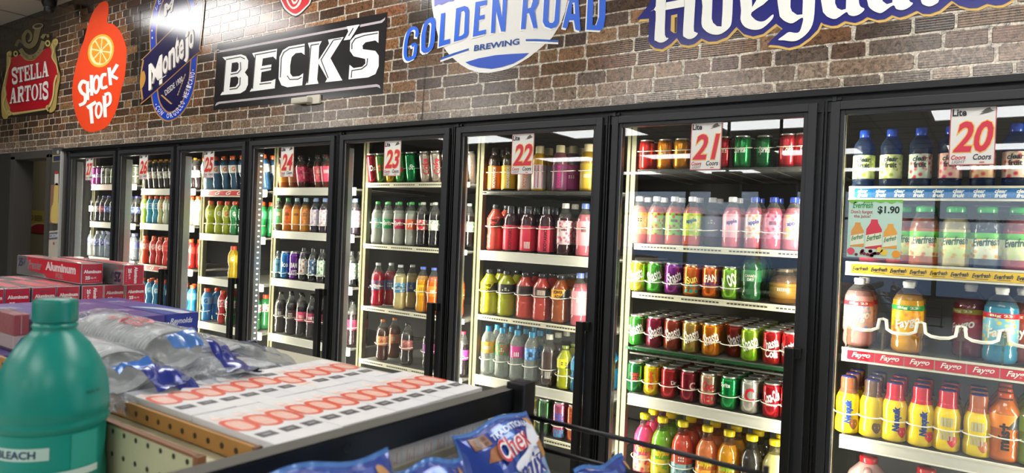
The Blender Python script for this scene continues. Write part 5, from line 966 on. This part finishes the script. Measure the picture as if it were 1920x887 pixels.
class Crop2(Crop):
    def __call__(s, layer): return lambda x, y: at_y(s.ox + x / s.s, s.oy + y / s.s, D + .947 - .0009 * layer)
Y_ = Crop2(0, 260, 4.03); t = board('hall_poster', 'faded yellow and red poster on the passage wall', 'poster')
poly('paper', Y_, 0, '#a08f52', [(128, 530), (350, 548), (334, 718), (116, 700)], t); poly('red_panel', Y_, 1, '#8c2430', [(165, 660), (336, 640), (332, 718), (120, 700), (200, 690)], t)
quad_text('ICE COLD BEER', Y_, 1, '#5c4a2c', (132, 570), (322, 582), (320, 628), (130, 605), t, .03); poly('swoosh', Y_, 2, '#b9a878', stroke([(230, 660), (280, 640), (340, 645)], 16, 8), t)

# ================================================================== FOREGROUND DISPLAY (heights below are measured from the eye)
def Z(v): return EYE + v
g_ = thing('display_shelf', 'pegboard store shelf with a tan perforated rail, black end bar and black post', 'shelf', (-1.2, .7, 0))
def gp(nm, bl, mat, col_=None, bev=0.): return ob(nm, boxes(nm, [(a + 1.2, b + 1.2, c - .7, d - .7, e + EYE, f + EYE) for a, b, c, d, e, f in bl], bev), mat, g_, color=H(col_) if col_ else None)
def holes(nm, xs, zs, y, r_):
    V_, F_ = [], []
    for x in xs:
        for z_ in zs:
            o_ = len(V_); V_ += [(x + 1.2 + r_ * math.cos(a * math.pi / 5), y - .7, Z(z_) + r_ * math.sin(a * math.pi / 5)) for a in range(10)]; F_.append(tuple(range(o_, o_ + 10)))
    return stuff(ob(nm, mesh_of(nm, V_, F_), 'matte', g_, color=H('#2a2018')))
gp('peg_rail', [(-2.4, -.597, .42, .4262, -.2475, -.2280)], 'wood', '#a9793c'); gp('rail_end', [(-.6, -.5955, .4185, .4275, -.248, -.2275)], 'wood', '#6e4526')
holes('rail_holes', [-.9083 + .0254 * i for i in range(-52, 12)], [-.2378], .4195, .0034)
gp('peg_panel', [(-2.4, -.6335, .380, .386, -.95, -.2375)], 'wall', '#b4b592'); gp('panel_trim', [(-2.4, -.634, .379, .3862, -.2375, -.2345), (-.6365, -.6285, .3775, .387, -.95, -.2345)], 'wood', '#7d5233')
holes('panel_holes', [-.8275 + .0254 * i for i in range(-50, 8)], [-.2438 - .0254 * j for j in range(14)], .3795, .0030)
gp('ledge', [(-2.4, -.56, .387, .4195, -.258, -.2485)], 'wall', '#c2bd9c'); gp('end_panel', [(-.628, -.566, .395, .42, -.95, -.2585), (-.60, -.575, .42, .78, -.95, -.36)], 'wall', '#bdb897')
gp('deck', [(-2.4, -.9, .4265, .96, -.295, -.285), (-.9, -.567, .4265, .785, -.295, -.285)], 'wall', '#b5b09a'); gp('mid_shelf', [(-2.4, -.562, .4265, .80, -.36, -.318)], 'wall', '#c3bda0', .002)
gp('front_shelf', [(-1.5, -.68, .16, .376, -.392, -.375)], 'wall', '#b5b09a'); gp('base', [(-2.4, -.58, .39, .90, -EYE, -.95)], 'wall', '#6d685c')
bar_v = []
for y, dz in ((.20, .0045), (.80, -.0042)):
    for x, z_ in ((-.5625, -.216), (-.5365, -.216), (-.5365, -.2465), (-.5625, -.2465)): bar_v.append((x + 1.2 + (.008 if y < .5 else 0), y - .7, Z(z_ + dz)))
bm = bmesh.new(); q_ = [bm.verts.new(v) for v in bar_v]
for f in ((0, 1, 2, 3), (7, 6, 5, 4), (0, 4, 5, 1), (1, 5, 6, 2), (2, 6, 7, 3), (3, 7, 4, 0)): bm.faces.new([q_[i] for i in f])
bmesh.ops.recalc_face_normals(bm, faces=bm.faces); bmesh.ops.bevel(bm, geom=bm.edges[:], offset=.0022, segments=2, affect='EDGES'); me = bpy.data.meshes.new('end_bar'); bm.to_mesh(me); bm.free()
ob('end_bar', me, 'black', g_)
me = bpy.data.meshes.new('lit_dusty_top'); me.from_pydata([(-.5615 + 1.208, -.5, Z(-.2114)), (-.5385 + 1.208, -.5, Z(-.2114)), (-.5385 + 1.2, .0995, Z(-.2201)), (-.5615 + 1.2, .0995, Z(-.2201))], [], [(0, 1, 2, 3)]); ob('lit_dusty_top', me, 'wall', g_, color=H('#55534b'))  # matte grey top: dust plus ceiling reflection, both put into the colour
hp = at_x(645, 837, -.5365); ob('bolt_hole', lathe('bolt_hole', [(0, 0), (.0042, 0), (.005, .0006)], 12), 'matte', g_, (hp.x + 1.2 + .0042, hp.y - .7, hp.z), color=H('#050505'), rot=(0, math.pi / 2, 0))
gp('post', [(-.550, -.520, .786, .816, -1.2, -.2105)], 'black', None, .0025); gp('post_cap', [(-.545, -.525, .791, .811, -.2108, -.2100)], 'matte', '#0b0b0c')

# white cartons: two rows on the deck, more standing on the shelf below
CL, CWD = .151, .0287
def carton_parts():
    b_ = box('carton_body', 0, CL, 0, CWD - .0006, 0, .063, .0008)
    f = lambda lay: (lambda x, y: (x * CL, y * CWD, .0631 + .0001 * lay))
    o1 = fill('logo_frame', [smooth([(.27, .5), (.30, .10), (.43, .0), (.56, .04), (.62, .5), (.58, .92), (.45, 1.0), (.32, .96)], 3), smooth([(.305, .5), (.335, .24), (.44, .16), (.55, .20), (.585, .5), (.555, .77), (.45, .85), (.345, .81)], 3)[::-1]], f(1))
    V_, F_ = [], []
    for l in [stroke([(.35 + .02 * (i % 2), .3 + .13 * i), (.42, .26 + .13 * i), (.47, .34 + .13 * i), (.55, .28 + .13 * i)], .035, n=2) for i in range(4)] + [stroke([(.17, .2), (.20, .6), (.23, .35), (.26, .75)], .05, n=1), stroke([(.10, .4), (.115, .55), (.13, .42)], .04, n=1), stroke([(.10, .62), (.13, .62)], .03, n=1)]:
        tri = tessellate_polygon([[Vector((x, y, 0)) for x, y in l]]); o_ = len(V_); V_ += [f(1)(x, y) for x, y in l]; F_ += [tuple(i + o_ for i in q) for q in tri]
    sc_ = bpy.data.meshes.new('logo_script'); sc_.from_pydata(V_, [], F_)
    bc = fill('barcode', [[(.70, .16), (.81, .16), (.81, .86), (.70, .86)]], f(1)); bi = boxes('barcode_number', [(.742 * CL, .77 * CL, .36 * CWD, .68 * CWD, .0632, .0634)])
    fl = fill('logo_fill', [smooth([(.29, .5), (.32, .14), (.44, .04), (.56, .08), (.60, .5), (.565, .88), (.45, .96), (.335, .92)], 3)], f(0)); sm = fill('logo_smear', [smooth([(.15, .25), (.22, .1), (.29, .3), (.30, .7), (.24, .85), (.19, .6)], 3)], f(0))
    sb = box('side_barcode', CL, CL + .0003, .003, CWD - .005, .042, .055)
    return b_, o1, sc_, bc, bi, fl, sm, sb
CP = carton_parts()
def carton(x, y, z_, label, flip=False, group='white cartons on the display', rot=0., standing=False):
    t = thing('white_carton', label, 'carton', (x, y, Z(z_)), (0, 0, rot), group=group)
    tint = R.choice(('#dcdcdc', '#e0dfde', '#d8d8da', '#dddddf')); ob('carton_body', CP[0], 'card', t, color=H(tint))
    if standing:
        ob('side_print', cached('sidep', lambda: boxes('side_print', [(CL, CL + .0003, .008 + .004 * i, .0090 + .004 * i, .010 + .006 * (i % 2), .048 - .005 * (i % 3)) for i in range(4)])), 'ink', t, color=H('#cfa79a')); return t
    k_ = -1 if flip else 1; off = (CL, CWD - .0006, 0) if flip else (0, 0, 0); rr = (0, 0, math.pi) if flip else (0, 0, 0)
    ob('logo_frame', CP[1], 'ink', t, off, color=H('#e0583a'), rot=rr); ob('logo_script', CP[2], 'ink', t, off, color=H('#f4e4dc'), rot=rr)
    ob('logo_fill', CP[5], 'ink', t, off, color=H('#eeb29c'), rot=rr); ob('logo_smear', CP[6], 'ink', t, off, color=H('#ecc9bc'), rot=rr); ob('side_barcode', CP[7], 'ink', t, color=H('#77767c'))
    o = ob('barcode', CP[3], 'ink', t, off, color=H('#4e4e50'), rot=rr); ob('barcode_number', CP[4], 'ink', o, (0, 0, 0), color=H('#9a9a9c'))
    return t
for r_, (x0, n_, yo) in enumerate(((-.8790, 11, .4275), (-.7245, 12, .4275))):
    for i in range(n_):
        carton(x0 + R.uniform(-.0012, .0012) - .0006 * i, yo + i * CWD, -.285 + R.uniform(0, .0008), f'white carton, orange print, {ORD[i + 1]} from tan rail, {("row beside plastic packs", "row beside black bar")[r_]}', flip=(r_ == 0 and i == 6))
for i in range(11):
    carton(-.722 + R.uniform(-.002, .002), .462 + i * CWD, -.318, f'white carton standing under the black bar, {ORD[i + 1]} from near end', standing=True, group='white cartons under the bar')

# red foil boxes: two layers of a row and two lying on top
FB = .0502
def foil_box(x, y, z_, label, L_=.33, hgt=FB, kind=0, rotx=False, rz=0.):
    t = thing('foil_box', label, 'box', (x, y, Z(z_)), (0, 0, rz), group='red foil boxes')      # origin: near lower corner of the red end face
    ob('box_body', cached(('fb', L_, hgt), lambda: box('box_body', -L_, 0, 0, FB - .0012, 0, hgt - .0008, .0012)), 'can', t, color=H('#b9b4b4'))
    e = ob('end_panel', cached(('fe', hgt), lambda: box('end_panel', -.0006, .0005, .002, FB - .003, .0015, hgt - .0025)), 'ink', t, color=H('#c01c34'))
    def F(a, b, c, d):           # unit square to the end face, optionally turned on its side
        def g(u, v):
            p, q = a + (b - a) * u, c + (d - c) * v
            if rotx: p, q = q, 1 - p
            return (.0008, .002 + p * (FB - .005), hgt - FB + .0015 + q * (FB - .004))
        return g
    ob('lettering', flat_text('lettering', 'Aluminum', F(.08, .95, .52, .70), .045), 'ink', e, color=H('#ece4e2')); ob('lettering', flat_text('lettering', 'Premier', F(.28, .78, .76, .92), .02, .3), 'ink', e, color=H('#8c4450'))
    ob('lettering', flat_text('lettering', '25', F(.16, .40, .20, .38), .06), 'ink', e, color=H('#ece4e2')); ob('lettering', flat_text('lettering', 'SQ. FT.', F(.43, .72, .22, .32), .03), 'ink', e, color=H('#ece4e2')); ob('small_print', cached(('fsp', rotx, hgt), lambda: flat_text('small_print', '- - - - - - -', F(.16, .84, .10, .13), .02)), 'ink', e, color=H('#d89aa2'))
    st = ob('top_print', cached(('ft', L_, hgt), lambda: boxes('top_print', [(-L_ + .02, -L_ * .62, .004, FB * .45, hgt - .0009, hgt - .0004), (-L_ * .55, -.03, FB * .30, FB - .005, hgt - .0009, hgt - .0004)])), 'ink', t, color=H('#c84a58'))
    if kind:
        S = lambda a, b, c, d: (lambda u, v: (-L_ + L_ * (a + (b - a) * u), -.0006, hgt * (c + (d - c) * v)))
        f = lambda x_, y_: (-L_ + L_ * x_, -.0004, hgt * y_)
        if kind == 1:
            sd = ob('side_panel', fill('side_panel', [[(.18, .95), (.22, .30), (.47, .20), (.50, .04), (.995, .04), (.995, .96)]], f), 'ink', t, color=H('#d01f36'))
            ob('lettering', flat_text('lettering', 'Premier', S(.20, .42, .36, .84), .02, .3), 'ink', sd, color=H('#8c8a90')); ob('lettering', flat_text('lettering', 'Aluminum', S(.48, .93, .42, .86), .05), 'ink', sd, color=H('#ece6e2')); ob('lettering', flat_text('lettering', 'FOIL', S(.64, .76, .10, .36), .05), 'ink', sd, color=H('#b8787c'))
            ob('lettering', flat_text('lettering', '25', S(.03, .10, .42, .88), .03), 'ink', t, color=H('#3c3c58')); ob('lettering', flat_text('lettering', 'SQ FT', S(.11, .15, .5, .85), .02), 'ink', t, color=H('#5c5c70'))
        else:
            ob('lettering', flat_text('lettering', '25', lambda u, v: (-.012 - u * .030, -.0006, hgt * (.62 - .50 * v)), .04), 'ink', t, color=H('#2c2c4c')); ob('lettering', flat_text('lettering', 'SQ FT', lambda u, v: (-.046 - u * .016, -.0006, hgt * (.66 - .40 * v)), .02), 'ink', t, color=H('#4c4c68'))
    return t
for i in range(8):
    foil_box(-1.751 + R.uniform(-.003, .003), .4915 + i * .0508, -.2205, f'red foil box lying in the upper full row, {ORD[i + 1]} from the tan rail', rotx=(i == 5))
    foil_box(-1.751 + R.uniform(-.004, .004), .4915 + i * .0508, -.285, f'red foil box in the bottom row, {ORD[i + 1]} from the tan rail', hgt=.0635)
foil_box(-1.768, .751, -.1695, 'red and silver foil box lying on top, nearer the camera', .375, kind=1); foil_box(-1.70, .815, -.1695, 'red and silver foil box lying on top, turned upside down behind the other', .36, kind=2, rotx=True)

# purple and blue wrap boxes
def wrap_box(x, y, z_, label, blue, L_=.33):
    t = thing('wrap_box', label, 'box', (x, y, Z(z_)), group='purple wrap boxes'); w_, h_ = .067, .048
    ob('box_body', cached('wb', lambda: box('box_body', -.33, 0, 0, w_ - .001, 0, h_, .001)), 'paint', t, color=H('#4a3788'))
    lf = [fill('leaf_print', [[(a, b), (a + .02, b + .012), (a + .012, b + .018), (a + .035, b + .02), (a + .02, b + .028), (a + .04, b + .036), (a + .005, b + .034), (a - .012, b + .026), (a - .002, b + .02), (a - .014, b + .012)]], lambda x_, y_: (x_, y_, h_ + .0003)) for a, b in ((-.26, .010), (-.12, .018))]
    for me in lf: ob('leaf_print', me, 'ink', t, color=H('#8e86a8'))
    if blue:
        ob('end_panel', box('end_panel', -.0008, .0006, .001, w_ - .002, .001, h_ - .001), 'ink', t, color=H('#1e2f92')); ob('top_panel', fill('top_panel', [[(-.16, .0), (0, .0), (0, w_ - .001), (-.19, w_ - .001)]], lambda x_, y_: (x_, y_, h_ + .0005)), 'ink', t, color=H('#1f3c9c'))
        ob('swoosh', fill('swoosh', [smooth([(-.15, .002), (-.10, .020), (-.05, .030), (-.002, .028), (-.002, .050), (-.06, .05), (-.12, .032)], 3)], lambda x_, y_: (x_, y_, h_ + .0009)), 'ink', t, color=H('#c3c8d4'))
        ob('front_panel', box('front_panel', -.20, 0, -.0008, .0, .001, h_ - .001), 'ink', t, color=H('#2450a8')); ob('swoosh', fill('swoosh', [smooth([(-.14, .046), (-.10, .044), (-.07, .02), (-.05, .003), (-.09, .003), (-.12, .02)], 3)], lambda x_, z2: (x_, -.0012, z2)), 'ink', t, color=H('#c3c8d4'))
        ob('lettering', flat_text('lettering', 'Reynolds', lambda u, v: (.0009, .008 + u * .045, .026 + v * .014), .03, .25), 'ink', t, color=H('#c9cde0')); ob('lettering', flat_text('lettering', 'wrap', lambda u, v: (.0009, .022 + u * .02, .012 + v * .007), .02), 'ink', t, color=H('#9aa4d0'))
    return t
for i, y in enumerate((.437, .504, .571, .638, .706)):
    if i: wrap_box(-1.30, y, -.2375, f'purple wrap box in front of the foil boxes, {ORD[i]} from the tan rail' if i < 4 else 'blue ended wrap box with white swoosh, beside the plastic packs', i == 4)
    wrap_box(-1.31, y, -.2855, f'purple wrap box in the lower layer, {ORD[i + 1]} from the tan rail', False)
t = thing('bag_box', 'clear and red plastic bag box standing left of the purple wrap boxes', 'box', (-1.335, .466, Z(-.2365)))
ob('box_body', box('box_body', -.10, 0, 0, .025, 0, .062, .002), 'clear', t, color=H('#f4eaea')); ob('printed_card', box('printed_card', -.092, -.002, .002, .023, .026, .060), 'ink', t, color=H('#b85464')); ob('white_foot', box('white_foot', -.094, -.0015, .002, .023, .003, .025), 'ink', t, color=H('#e4e0e0')); ob('card_rule', box('card_rule', -.0018, -.0006, .011, .0125, .028, .059), 'ink', t, color=H('#e0b4b8'))

# film-wrapped sleeves of foam plates
def sleeve(x_end, y, z_, L_, ry, rz, tail, rot, label, seed, blue_spans, red=False, tw=1.0):
    """stack of plates with its axis along the shelf, end disc towards +X, film tail beyond it"""
    t = thing('plate_pack', label, 'plate pack', (x_end, y, Z(z_)), (0, 0, rot), group='film wrapped plate packs'); q = random.Random(seed)
    bm = bmesh.new(); n_ = int(L_ / .011)
    prof = []
    for i in range(n_):
        a = -L_ + i * L_ / n_; prof += [(.84, a), (1., a + .0025), (1., a + .0065), (.84, a + .009)]
    rows = []
    for s_, a in prof:
        ph = (a + L_) / L_; k_ = min(1, .75 + ph * 1.2); rows.append([bm.verts.new((a, ry * s_ * k_ * math.cos(w), rz * s_ * k_ * math.sin(w))) for w in [2 * math.pi * i / 28 for i in range(28)]])
    for a, b in zip(rows, rows[1:]):
        for i in range(28): bm.faces.new((a[i], a[(i + 1) % 28], b[(i + 1) % 28], b[i]))
    bm.faces.new(rows[0][::-1]); 
    ring = [bm.verts.new((-.012, ry * .72 * math.cos(w), rz * .72 * math.sin(w))) for w in [2 * math.pi * i / 28 for i in range(28)]]
    rim = [bm.verts.new((.001, ry * .94 * math.cos(w), rz * .94 * math.sin(w))) for w in [2 * math.pi * i / 28 for i in range(28)]]
    for i in range(28):
        j = (i + 1) % 28; bm.faces.new((rows[-1][i], rows[-1][j], rim[j], rim[i])); bm.faces.new((rim[i], rim[j], ring[j], ring[i]))
    bm.faces.new(ring); bmesh.ops.recalc_face_normals(bm, faces=bm.faces); me = bpy.data.meshes.new('plate_stack'); bm.to_mesh(me); bm.free()
    ob('plate_stack', me, 'foam', t, color=H('#dddcd6'))
    ph = [q.uniform(0, 6.28) for _ in range(8)]
    def S(a, w, off=0.):
        if a < -L_: k1 = max(0., 1 + (a + L_) / .05); fy, fz = ry * (.5 + .45 * k1), rz * (.12 + .85 * k1)
        elif a < 0: fy, fz = ry * 1.05, rz * 1.05
        else:
            s_ = min(1, a / tail); fy, fz = ry * (1.05 + .25 * tw * s_), rz * (1.05 - .85 * min(1, s_ * 1.25))
        wr = .0028 * (math.sin(7 * w + 60 * a + ph[0]) + math.sin(11 * w - 90 * a + ph[1]) * .8 + math.sin(4 * w + 150 * a + ph[2]) * .7 + math.sin(17 * w + 40 * a + ph[3]) * .45) * (.35 if a < 0 else 1.)
        zc_ = 0 if a < 0 else -rz * .55 * min(1, a / tail) + .006 * math.sin(45 * a + ph[4])
        return (a, (fy + off + wr) * math.cos(w), zc_ + (fz + off + wr) * math.sin(w))
    def sheet(nm, a0, a1, w0, w1, na, nw, off, mat, col_):
        V_ = [S(a0 + (a1 - a0) * i / na, w0 + (w1 - w0) * j / nw, off) for i in range(na + 1) for j in range(nw + 1)]
        F_ = [(i * (nw + 1) + j, i * (nw + 1) + j + 1, (i + 1) * (nw + 1) + j + 1, (i + 1) * (nw + 1) + j) for i in range(na) for j in range(nw)]
        return ob(nm, mesh_of(nm, V_, F_, True), mat, t, color=H(col_))
    sheet('film_wrap', -L_ - .05, tail, 0, 2 * math.pi, 64, 56, .0015, 'film', '#e9ecf0')
    for a0, a1, w0, w1, c_ in blue_spans: sheet('printed_panel', a0, a1, w0, w1, 20, 14, .0022, 'bag', c_)
    if red:
        for i in range(2): 
            V_, F_, _ = glyphs(('PLATES', 'FOAM')[i], .05, .1); me = bpy.data.meshes.new('lettering'); me.from_pydata([S(-L_ * .62 + .11 * u + .02 * i, 1.95 - .30 * i + .26 * -(.5 - v), .0035) for u, v in V_], [], F_); ob('lettering', me, 'ink', t, color=H('#b4474c'))
    return t
PI = math.pi
sleeve(-.955, .520, -.254, .27, .048, .030, .10, .02, 'film-wrapped foam plate pack at the bottom of the heap beside the cartons', 3, [(-.30, -.04, PI * 1.0, PI * 1.5, '#161f58'), (.03, .07, .5, 1.9, '#2c4ca4')])
sleeve(-.955, .458, -.212, .24, .044, .030, .12, -.04, 'film-wrapped foam plate pack in the middle of the heap, gray end showing', 5, [(-.27, -.18, PI * .8, PI * 1.3, '#2c4fb0'), (.05, .11, -.2, 1.6, '#1b2f8c'), (.03, .06, 1.2, 2.1, '#3f78cc')])
sleeve(-.985, .548, -.197, .28, .046, .030, .14, -.05, 'film-wrapped foam plate pack on top of the heap with striped edge and red print', 9, [(-.27, -.01, PI * 1.0, PI * 1.28, '#22328c'), (.05, .13, -.3, 1.2, '#182a80'), (.02, .06, 1.3, 2.1, '#4a78bc')], True)
sleeve(-.91, .655, -.252, .22, .056, .030, .10, .05, 'clear film-wrapped pack lying farthest back beside the cartons', 12, [(-.17, -.08, .5, 1.7, '#1b2a80'), (.05, .08, .6, 1.2, '#2c4890')])
sleeve(-1.04, .700, -.248, .20, .055, .034, .13, .1, 'second clear film-wrapped pack at the back of the heap', 15, [(-.08, .0, .4, 1.3, '#2c3f9c')])

# teal bleach bottle standing in front
t = thing('bleach_bottle', 'large teal plastic bleach bottle with ribbed cap close to the camera', 'bottle', (-.829, .328, Z(-.375)))
HB = .281
ob('body', lathe('body', [(0, 0), (.046, 0), (.053, .008), (.0535, .10), (.0515, .105), (.0515, .146), (.0535, .149), (.0545, .154), (.0525, .1575), (.0545, .161), (.0538, .170), (.0528, .185), (.0495, .201), (.0435, .216), (.034, .232), (.0255, .242), (.0205, .2475), (.0200, .250), (.0215, .2515), (.0215, .254), (.0195, .255), (.0195, .262)], 48), 'paint', t, color=H('#06897c'))
me = lathe('cap', [(.0195, .2565), (.0212, .2572), (.0214, .2585), (.0212, .278), (.0198, .2805), (0, .281)], 64)
for i, v in enumerate(me.vertices):
    if .258 < v.co.z < .2795 and i % 2: v.co.x *= .972; v.co.y *= .972
ob('cap', me, 'paint', t, color=H('#0a7d72'))
fc = math.atan2(.829, .328)
def lab(nm, a0, a1, z0, z1, r_, c_):
    V_ = [(r_ * math.sin(a0 + (a1 - a0) * i / 14), -r_ * math.cos(a0 + (a1 - a0) * i / 14), z_) for i in range(15) for z_ in (z0, z1)]; F_ = [(2 * i, 2 * i + 2, 2 * i + 3, 2 * i + 1) for i in range(14)]
    return ob(nm, mesh_of(nm, V_, F_, True), 'ink', t, color=H(c_), rot=(0, 0, fc))
la = lab('label', -1.5, .95, .106, .1455, .0522, '#0b9184'); lb = lab('label_strip', -1.3, -.02, .121, .134, .0526, '#b8d8cf'); lab('label_panel', .35, .9, .107, .144, .0525, '#2fa193'); lab('label_foot', -.9, .9, .1, .1075, .0541, '#c8dcd4')
ob('lettering', wrap_text('BLEACH', .040, .008, .0529, False, .03), 'ink', lb, (0, 0, .1275), color=H('#1c3c5c'), rot=(0, 0, -.62))
ob('lettering', wrap_text('RUG 48', .016, .0035, .0533, False, .02), 'ink', t, (0, 0, .186), color=H('#0a4a48'), rot=(0, 0, fc + .75))

# snack bags on the end of the shelf
def bag_mesh(W_, H_, seed):
    q = random.Random(seed); p1 = [q.uniform(0, 6.28) for _ in range(6)]
    def S(u, v, side=1, off=0.):
        e = max(0, 1 - abs(2 * u - 1) ** 3.2) * max(0, 1 - abs(2 * v - 1) ** 4) ; crimp = v < .04 or v > .95
        d_ = (0 if crimp else .026 * e ** .8) + (.0006 * math.sin(u * 160) if crimp else .0022 * e * (math.sin(9 * u + 14 * v + p1[0]) + math.sin(17 * u - 8 * v + p1[1]) + .6 * math.sin(23 * v + 5 * u + p1[2])))
        x_ = W_ * (u - .5) * (1 - .05 * e * 0) + .004 * math.sin(v * 7 + p1[3]); z_ = -H_ * v + .0035 * math.sin(u * 8 + p1[4]) * (1 if v < .1 else .6)
        return Vector((x_, -side * (d_ + .0006 + off), z_))
    return S
def snack_bag(TL, U, V, W_, H_, label, seed, printed):
    U, V = Vector(U).normalized(), Vector(V); V = (V - U * V.dot(U)).normalized(); N_ = V.cross(U) * -1   # outward normal
    t = bpy.data.objects.new('snack_bag', None); C.objects.link(t); tag(t, label, 'snack bag', 'blue snack bags'); t.empty_display_size = .03
    mt = Matrix((U, -(U.cross(V)) * -1, -V)).transposed(); t.matrix_world = Matrix.Translation(Vector(TL) + U * W_ / 2 + Vector((0, 0, EYE))) @ mt.to_4x4()
    S = bag_mesh(W_, H_, seed); n_ = 34; V_, F_ = [], []
    for sd in (1, -1):
        o_ = len(V_)
        for i in range(n_ + 1):
            for j in range(n_ + 1): V_.append(S(j / n_, i / n_, sd))
        for i in range(n_):
            for j in range(n_): a = o_ + i * (n_ + 1) + j; F_.append((a, a + 1, a + n_ + 2, a + n_ + 1))
    ob('bag_body', mesh_of('bag_body', V_, F_, True), 'bag', t, color=H('#5080c4'))
    ks = .44 if printed else 1.
    def dec(nm, pts, c_, lay, mat='ink'):
        if mat == 'ink': pts = [(x, y * ks) for x, y in pts]
        bm = bmesh.new(); vs_ = [bm.verts.new((x, y, 0)) for x, y in pts]
        tri = tessellate_polygon([[Vector((x, y, 0)) for x, y in pts]])
        for f in tri:
            try: bm.faces.new([vs_[i] for i in f])
            except ValueError: pass
        for ax in (0, 1):
            for i in range(1, 24):
                co = [0, 0, 0]; co[ax] = i / 24; no = [0, 0, 0]; no[ax] = 1
                bmesh.ops.bisect_plane(bm, geom=bm.verts[:] + bm.edges[:] + bm.faces[:], plane_co=co, plane_no=no)
        for v in bm.verts: v.co = S(v.co.x, v.co.y, 1, .0006 + .0005 * lay)
        me = bpy.data.meshes.new(nm); bm.to_mesh(me); bm.free(); return ob(nm, me, mat, t, color=H(c_))
    def dtext(txt, x0, x1, y0, y1, c_, lay, bold=.03, shear=0., slope=0.):
        y0 *= ks; y1 *= ks
        V2_, F2, _ = glyphs(txt, bold, shear); me = bpy.data.meshes.new('lettering'); me.from_pydata([S(x0 + (x1 - x0) * u, y1 + (y0 - y1) * v + slope * u, 1, .0026 + .0005 * lay) for u, v in V2_], [], F2); return ob('lettering', me, 'ink', t, color=H(c_))
    dec('top_panel', [(.01, .02), (.99, .02), (.99, .18), (.62, .34), (.01, .24)], '#1f3f96', 0, 'bag'); dec('facet', [(.01, .24), (.4, .3), (.3, .55), (.01, .7)], '#5c94d4', 0, 'bag'); dec('facet', [(.62, .34), (.99, .18), (.99, .7), (.8, .8)], '#86b4e4', 0, 'bag'); dec('facet', [(.3, .62), (.75, .75), (.6, .98), (.1, .98)], '#6aa0dc', 0, 'bag'); dec('facet', [(.35, .05), (.6, .05), (.45, .3)], '#3f6cb8', 1, 'bag')
    sn = dec('snack_square', [(.09, .08), (.27, .07), (.28, .25), (.10, .26)], '#8a5a34', 2)
    for a, b in ((.13, .11), (.20, .11), (.13, .18), (.20, .18)): dec('snack_hole', [(a, b), (a + .045, b), (a + .045, b + .05), (a, b + .05)], '#4c2c1c', 3)
    dec('snack_stick', smooth([(.80, .06), (.86, .05), (.95, .16), (.92, .20), (.86, .17)], 3), '#b98a54', 2); dec('snack_wedge', [(.22, .30), (.36, .28), (.30, .47), (.17, .44)], '#9c6238', 2)
    if printed:
        dec('white_swoosh', smooth([(.40, .62), (.62, .50), (.80, .22), (.90, .12), (.98, .24), (.97, .48), (.86, .56), (.66, .62), (.48, .72)], 4), '#e6eaf2', 1); dec('snack_wedge', [(.82, .46), (.95, .40), (.93, .60), (.84, .66)], '#b07c4c', 3)
        dtext('TRADITIONAL', .30, .86, .14, .225, '#d3def4', 2, .03)
        for b_, c_, l_ in ((.055, '#f4f2f4', 3), (.0, '#c8283c', 5)): dtext('Chex', .28, .66, .26, .54, c_, l_, b_, .0, -.03)
        for b_, c_, l_ in ((.06, '#f4f2f4', 3), (.01, '#2c3a94', 5)): dtext('mix', .42, .78, .60, .88, c_, l_, b_, .0, -.03)
        dtext('new', .68, .80, .50, .54, '#3c5ca8', 5, .02)
    else: dtext('TRADITIONAL', .32, .88, .115, .175, '#8ca8dc', 2, .02)
    return t
snack_bag((-.5, .606, -.238), (.02, 1, .03), (.50, .10, -.86), .145, .22, 'blue snack mix bag with red and navy lettering leaning by the black post', 1, True)
snack_bag((-.465, .318, -.199), (.05, 1, -.075), (.35, .05, -.93), .145, .22, 'blue snack bag under the near end of the black bar', 2, False)
snack_bag((-.452, .470, -.228), (.10, 1, -.06), (.35, .12, -.93), .090, .22, 'blue snack bag standing between the near bag and the lettered one', 3, False)
snack_bag((-.40, .715, -.283), (.10, 1, -.05), (.45, .25, -.85), .110, .22, 'blue snack bag low down beside the wire rack', 4, False)

# black wire rack beside the post
t = thing('wire_rack', 'black wire rack side fixed to the black post', 'rack', (-.5, .8, Z(-.257)))
for i, (z0, z1) in enumerate(((0, -.006), (-.040, -.044), (-.085, -.088), (-.13, -.132))): ob('wire', tube('wire', [(-.02, 0, z0), (.15, 0, (z0 + z1) / 2 + .001), (.31, 0, z1)], .0034, 8), 'black', t)
for x in (.002, .30): ob('wire', tube('wire', [(x, .001, .004), (x, .001, -.14)], .0034, 8), 'black', t)
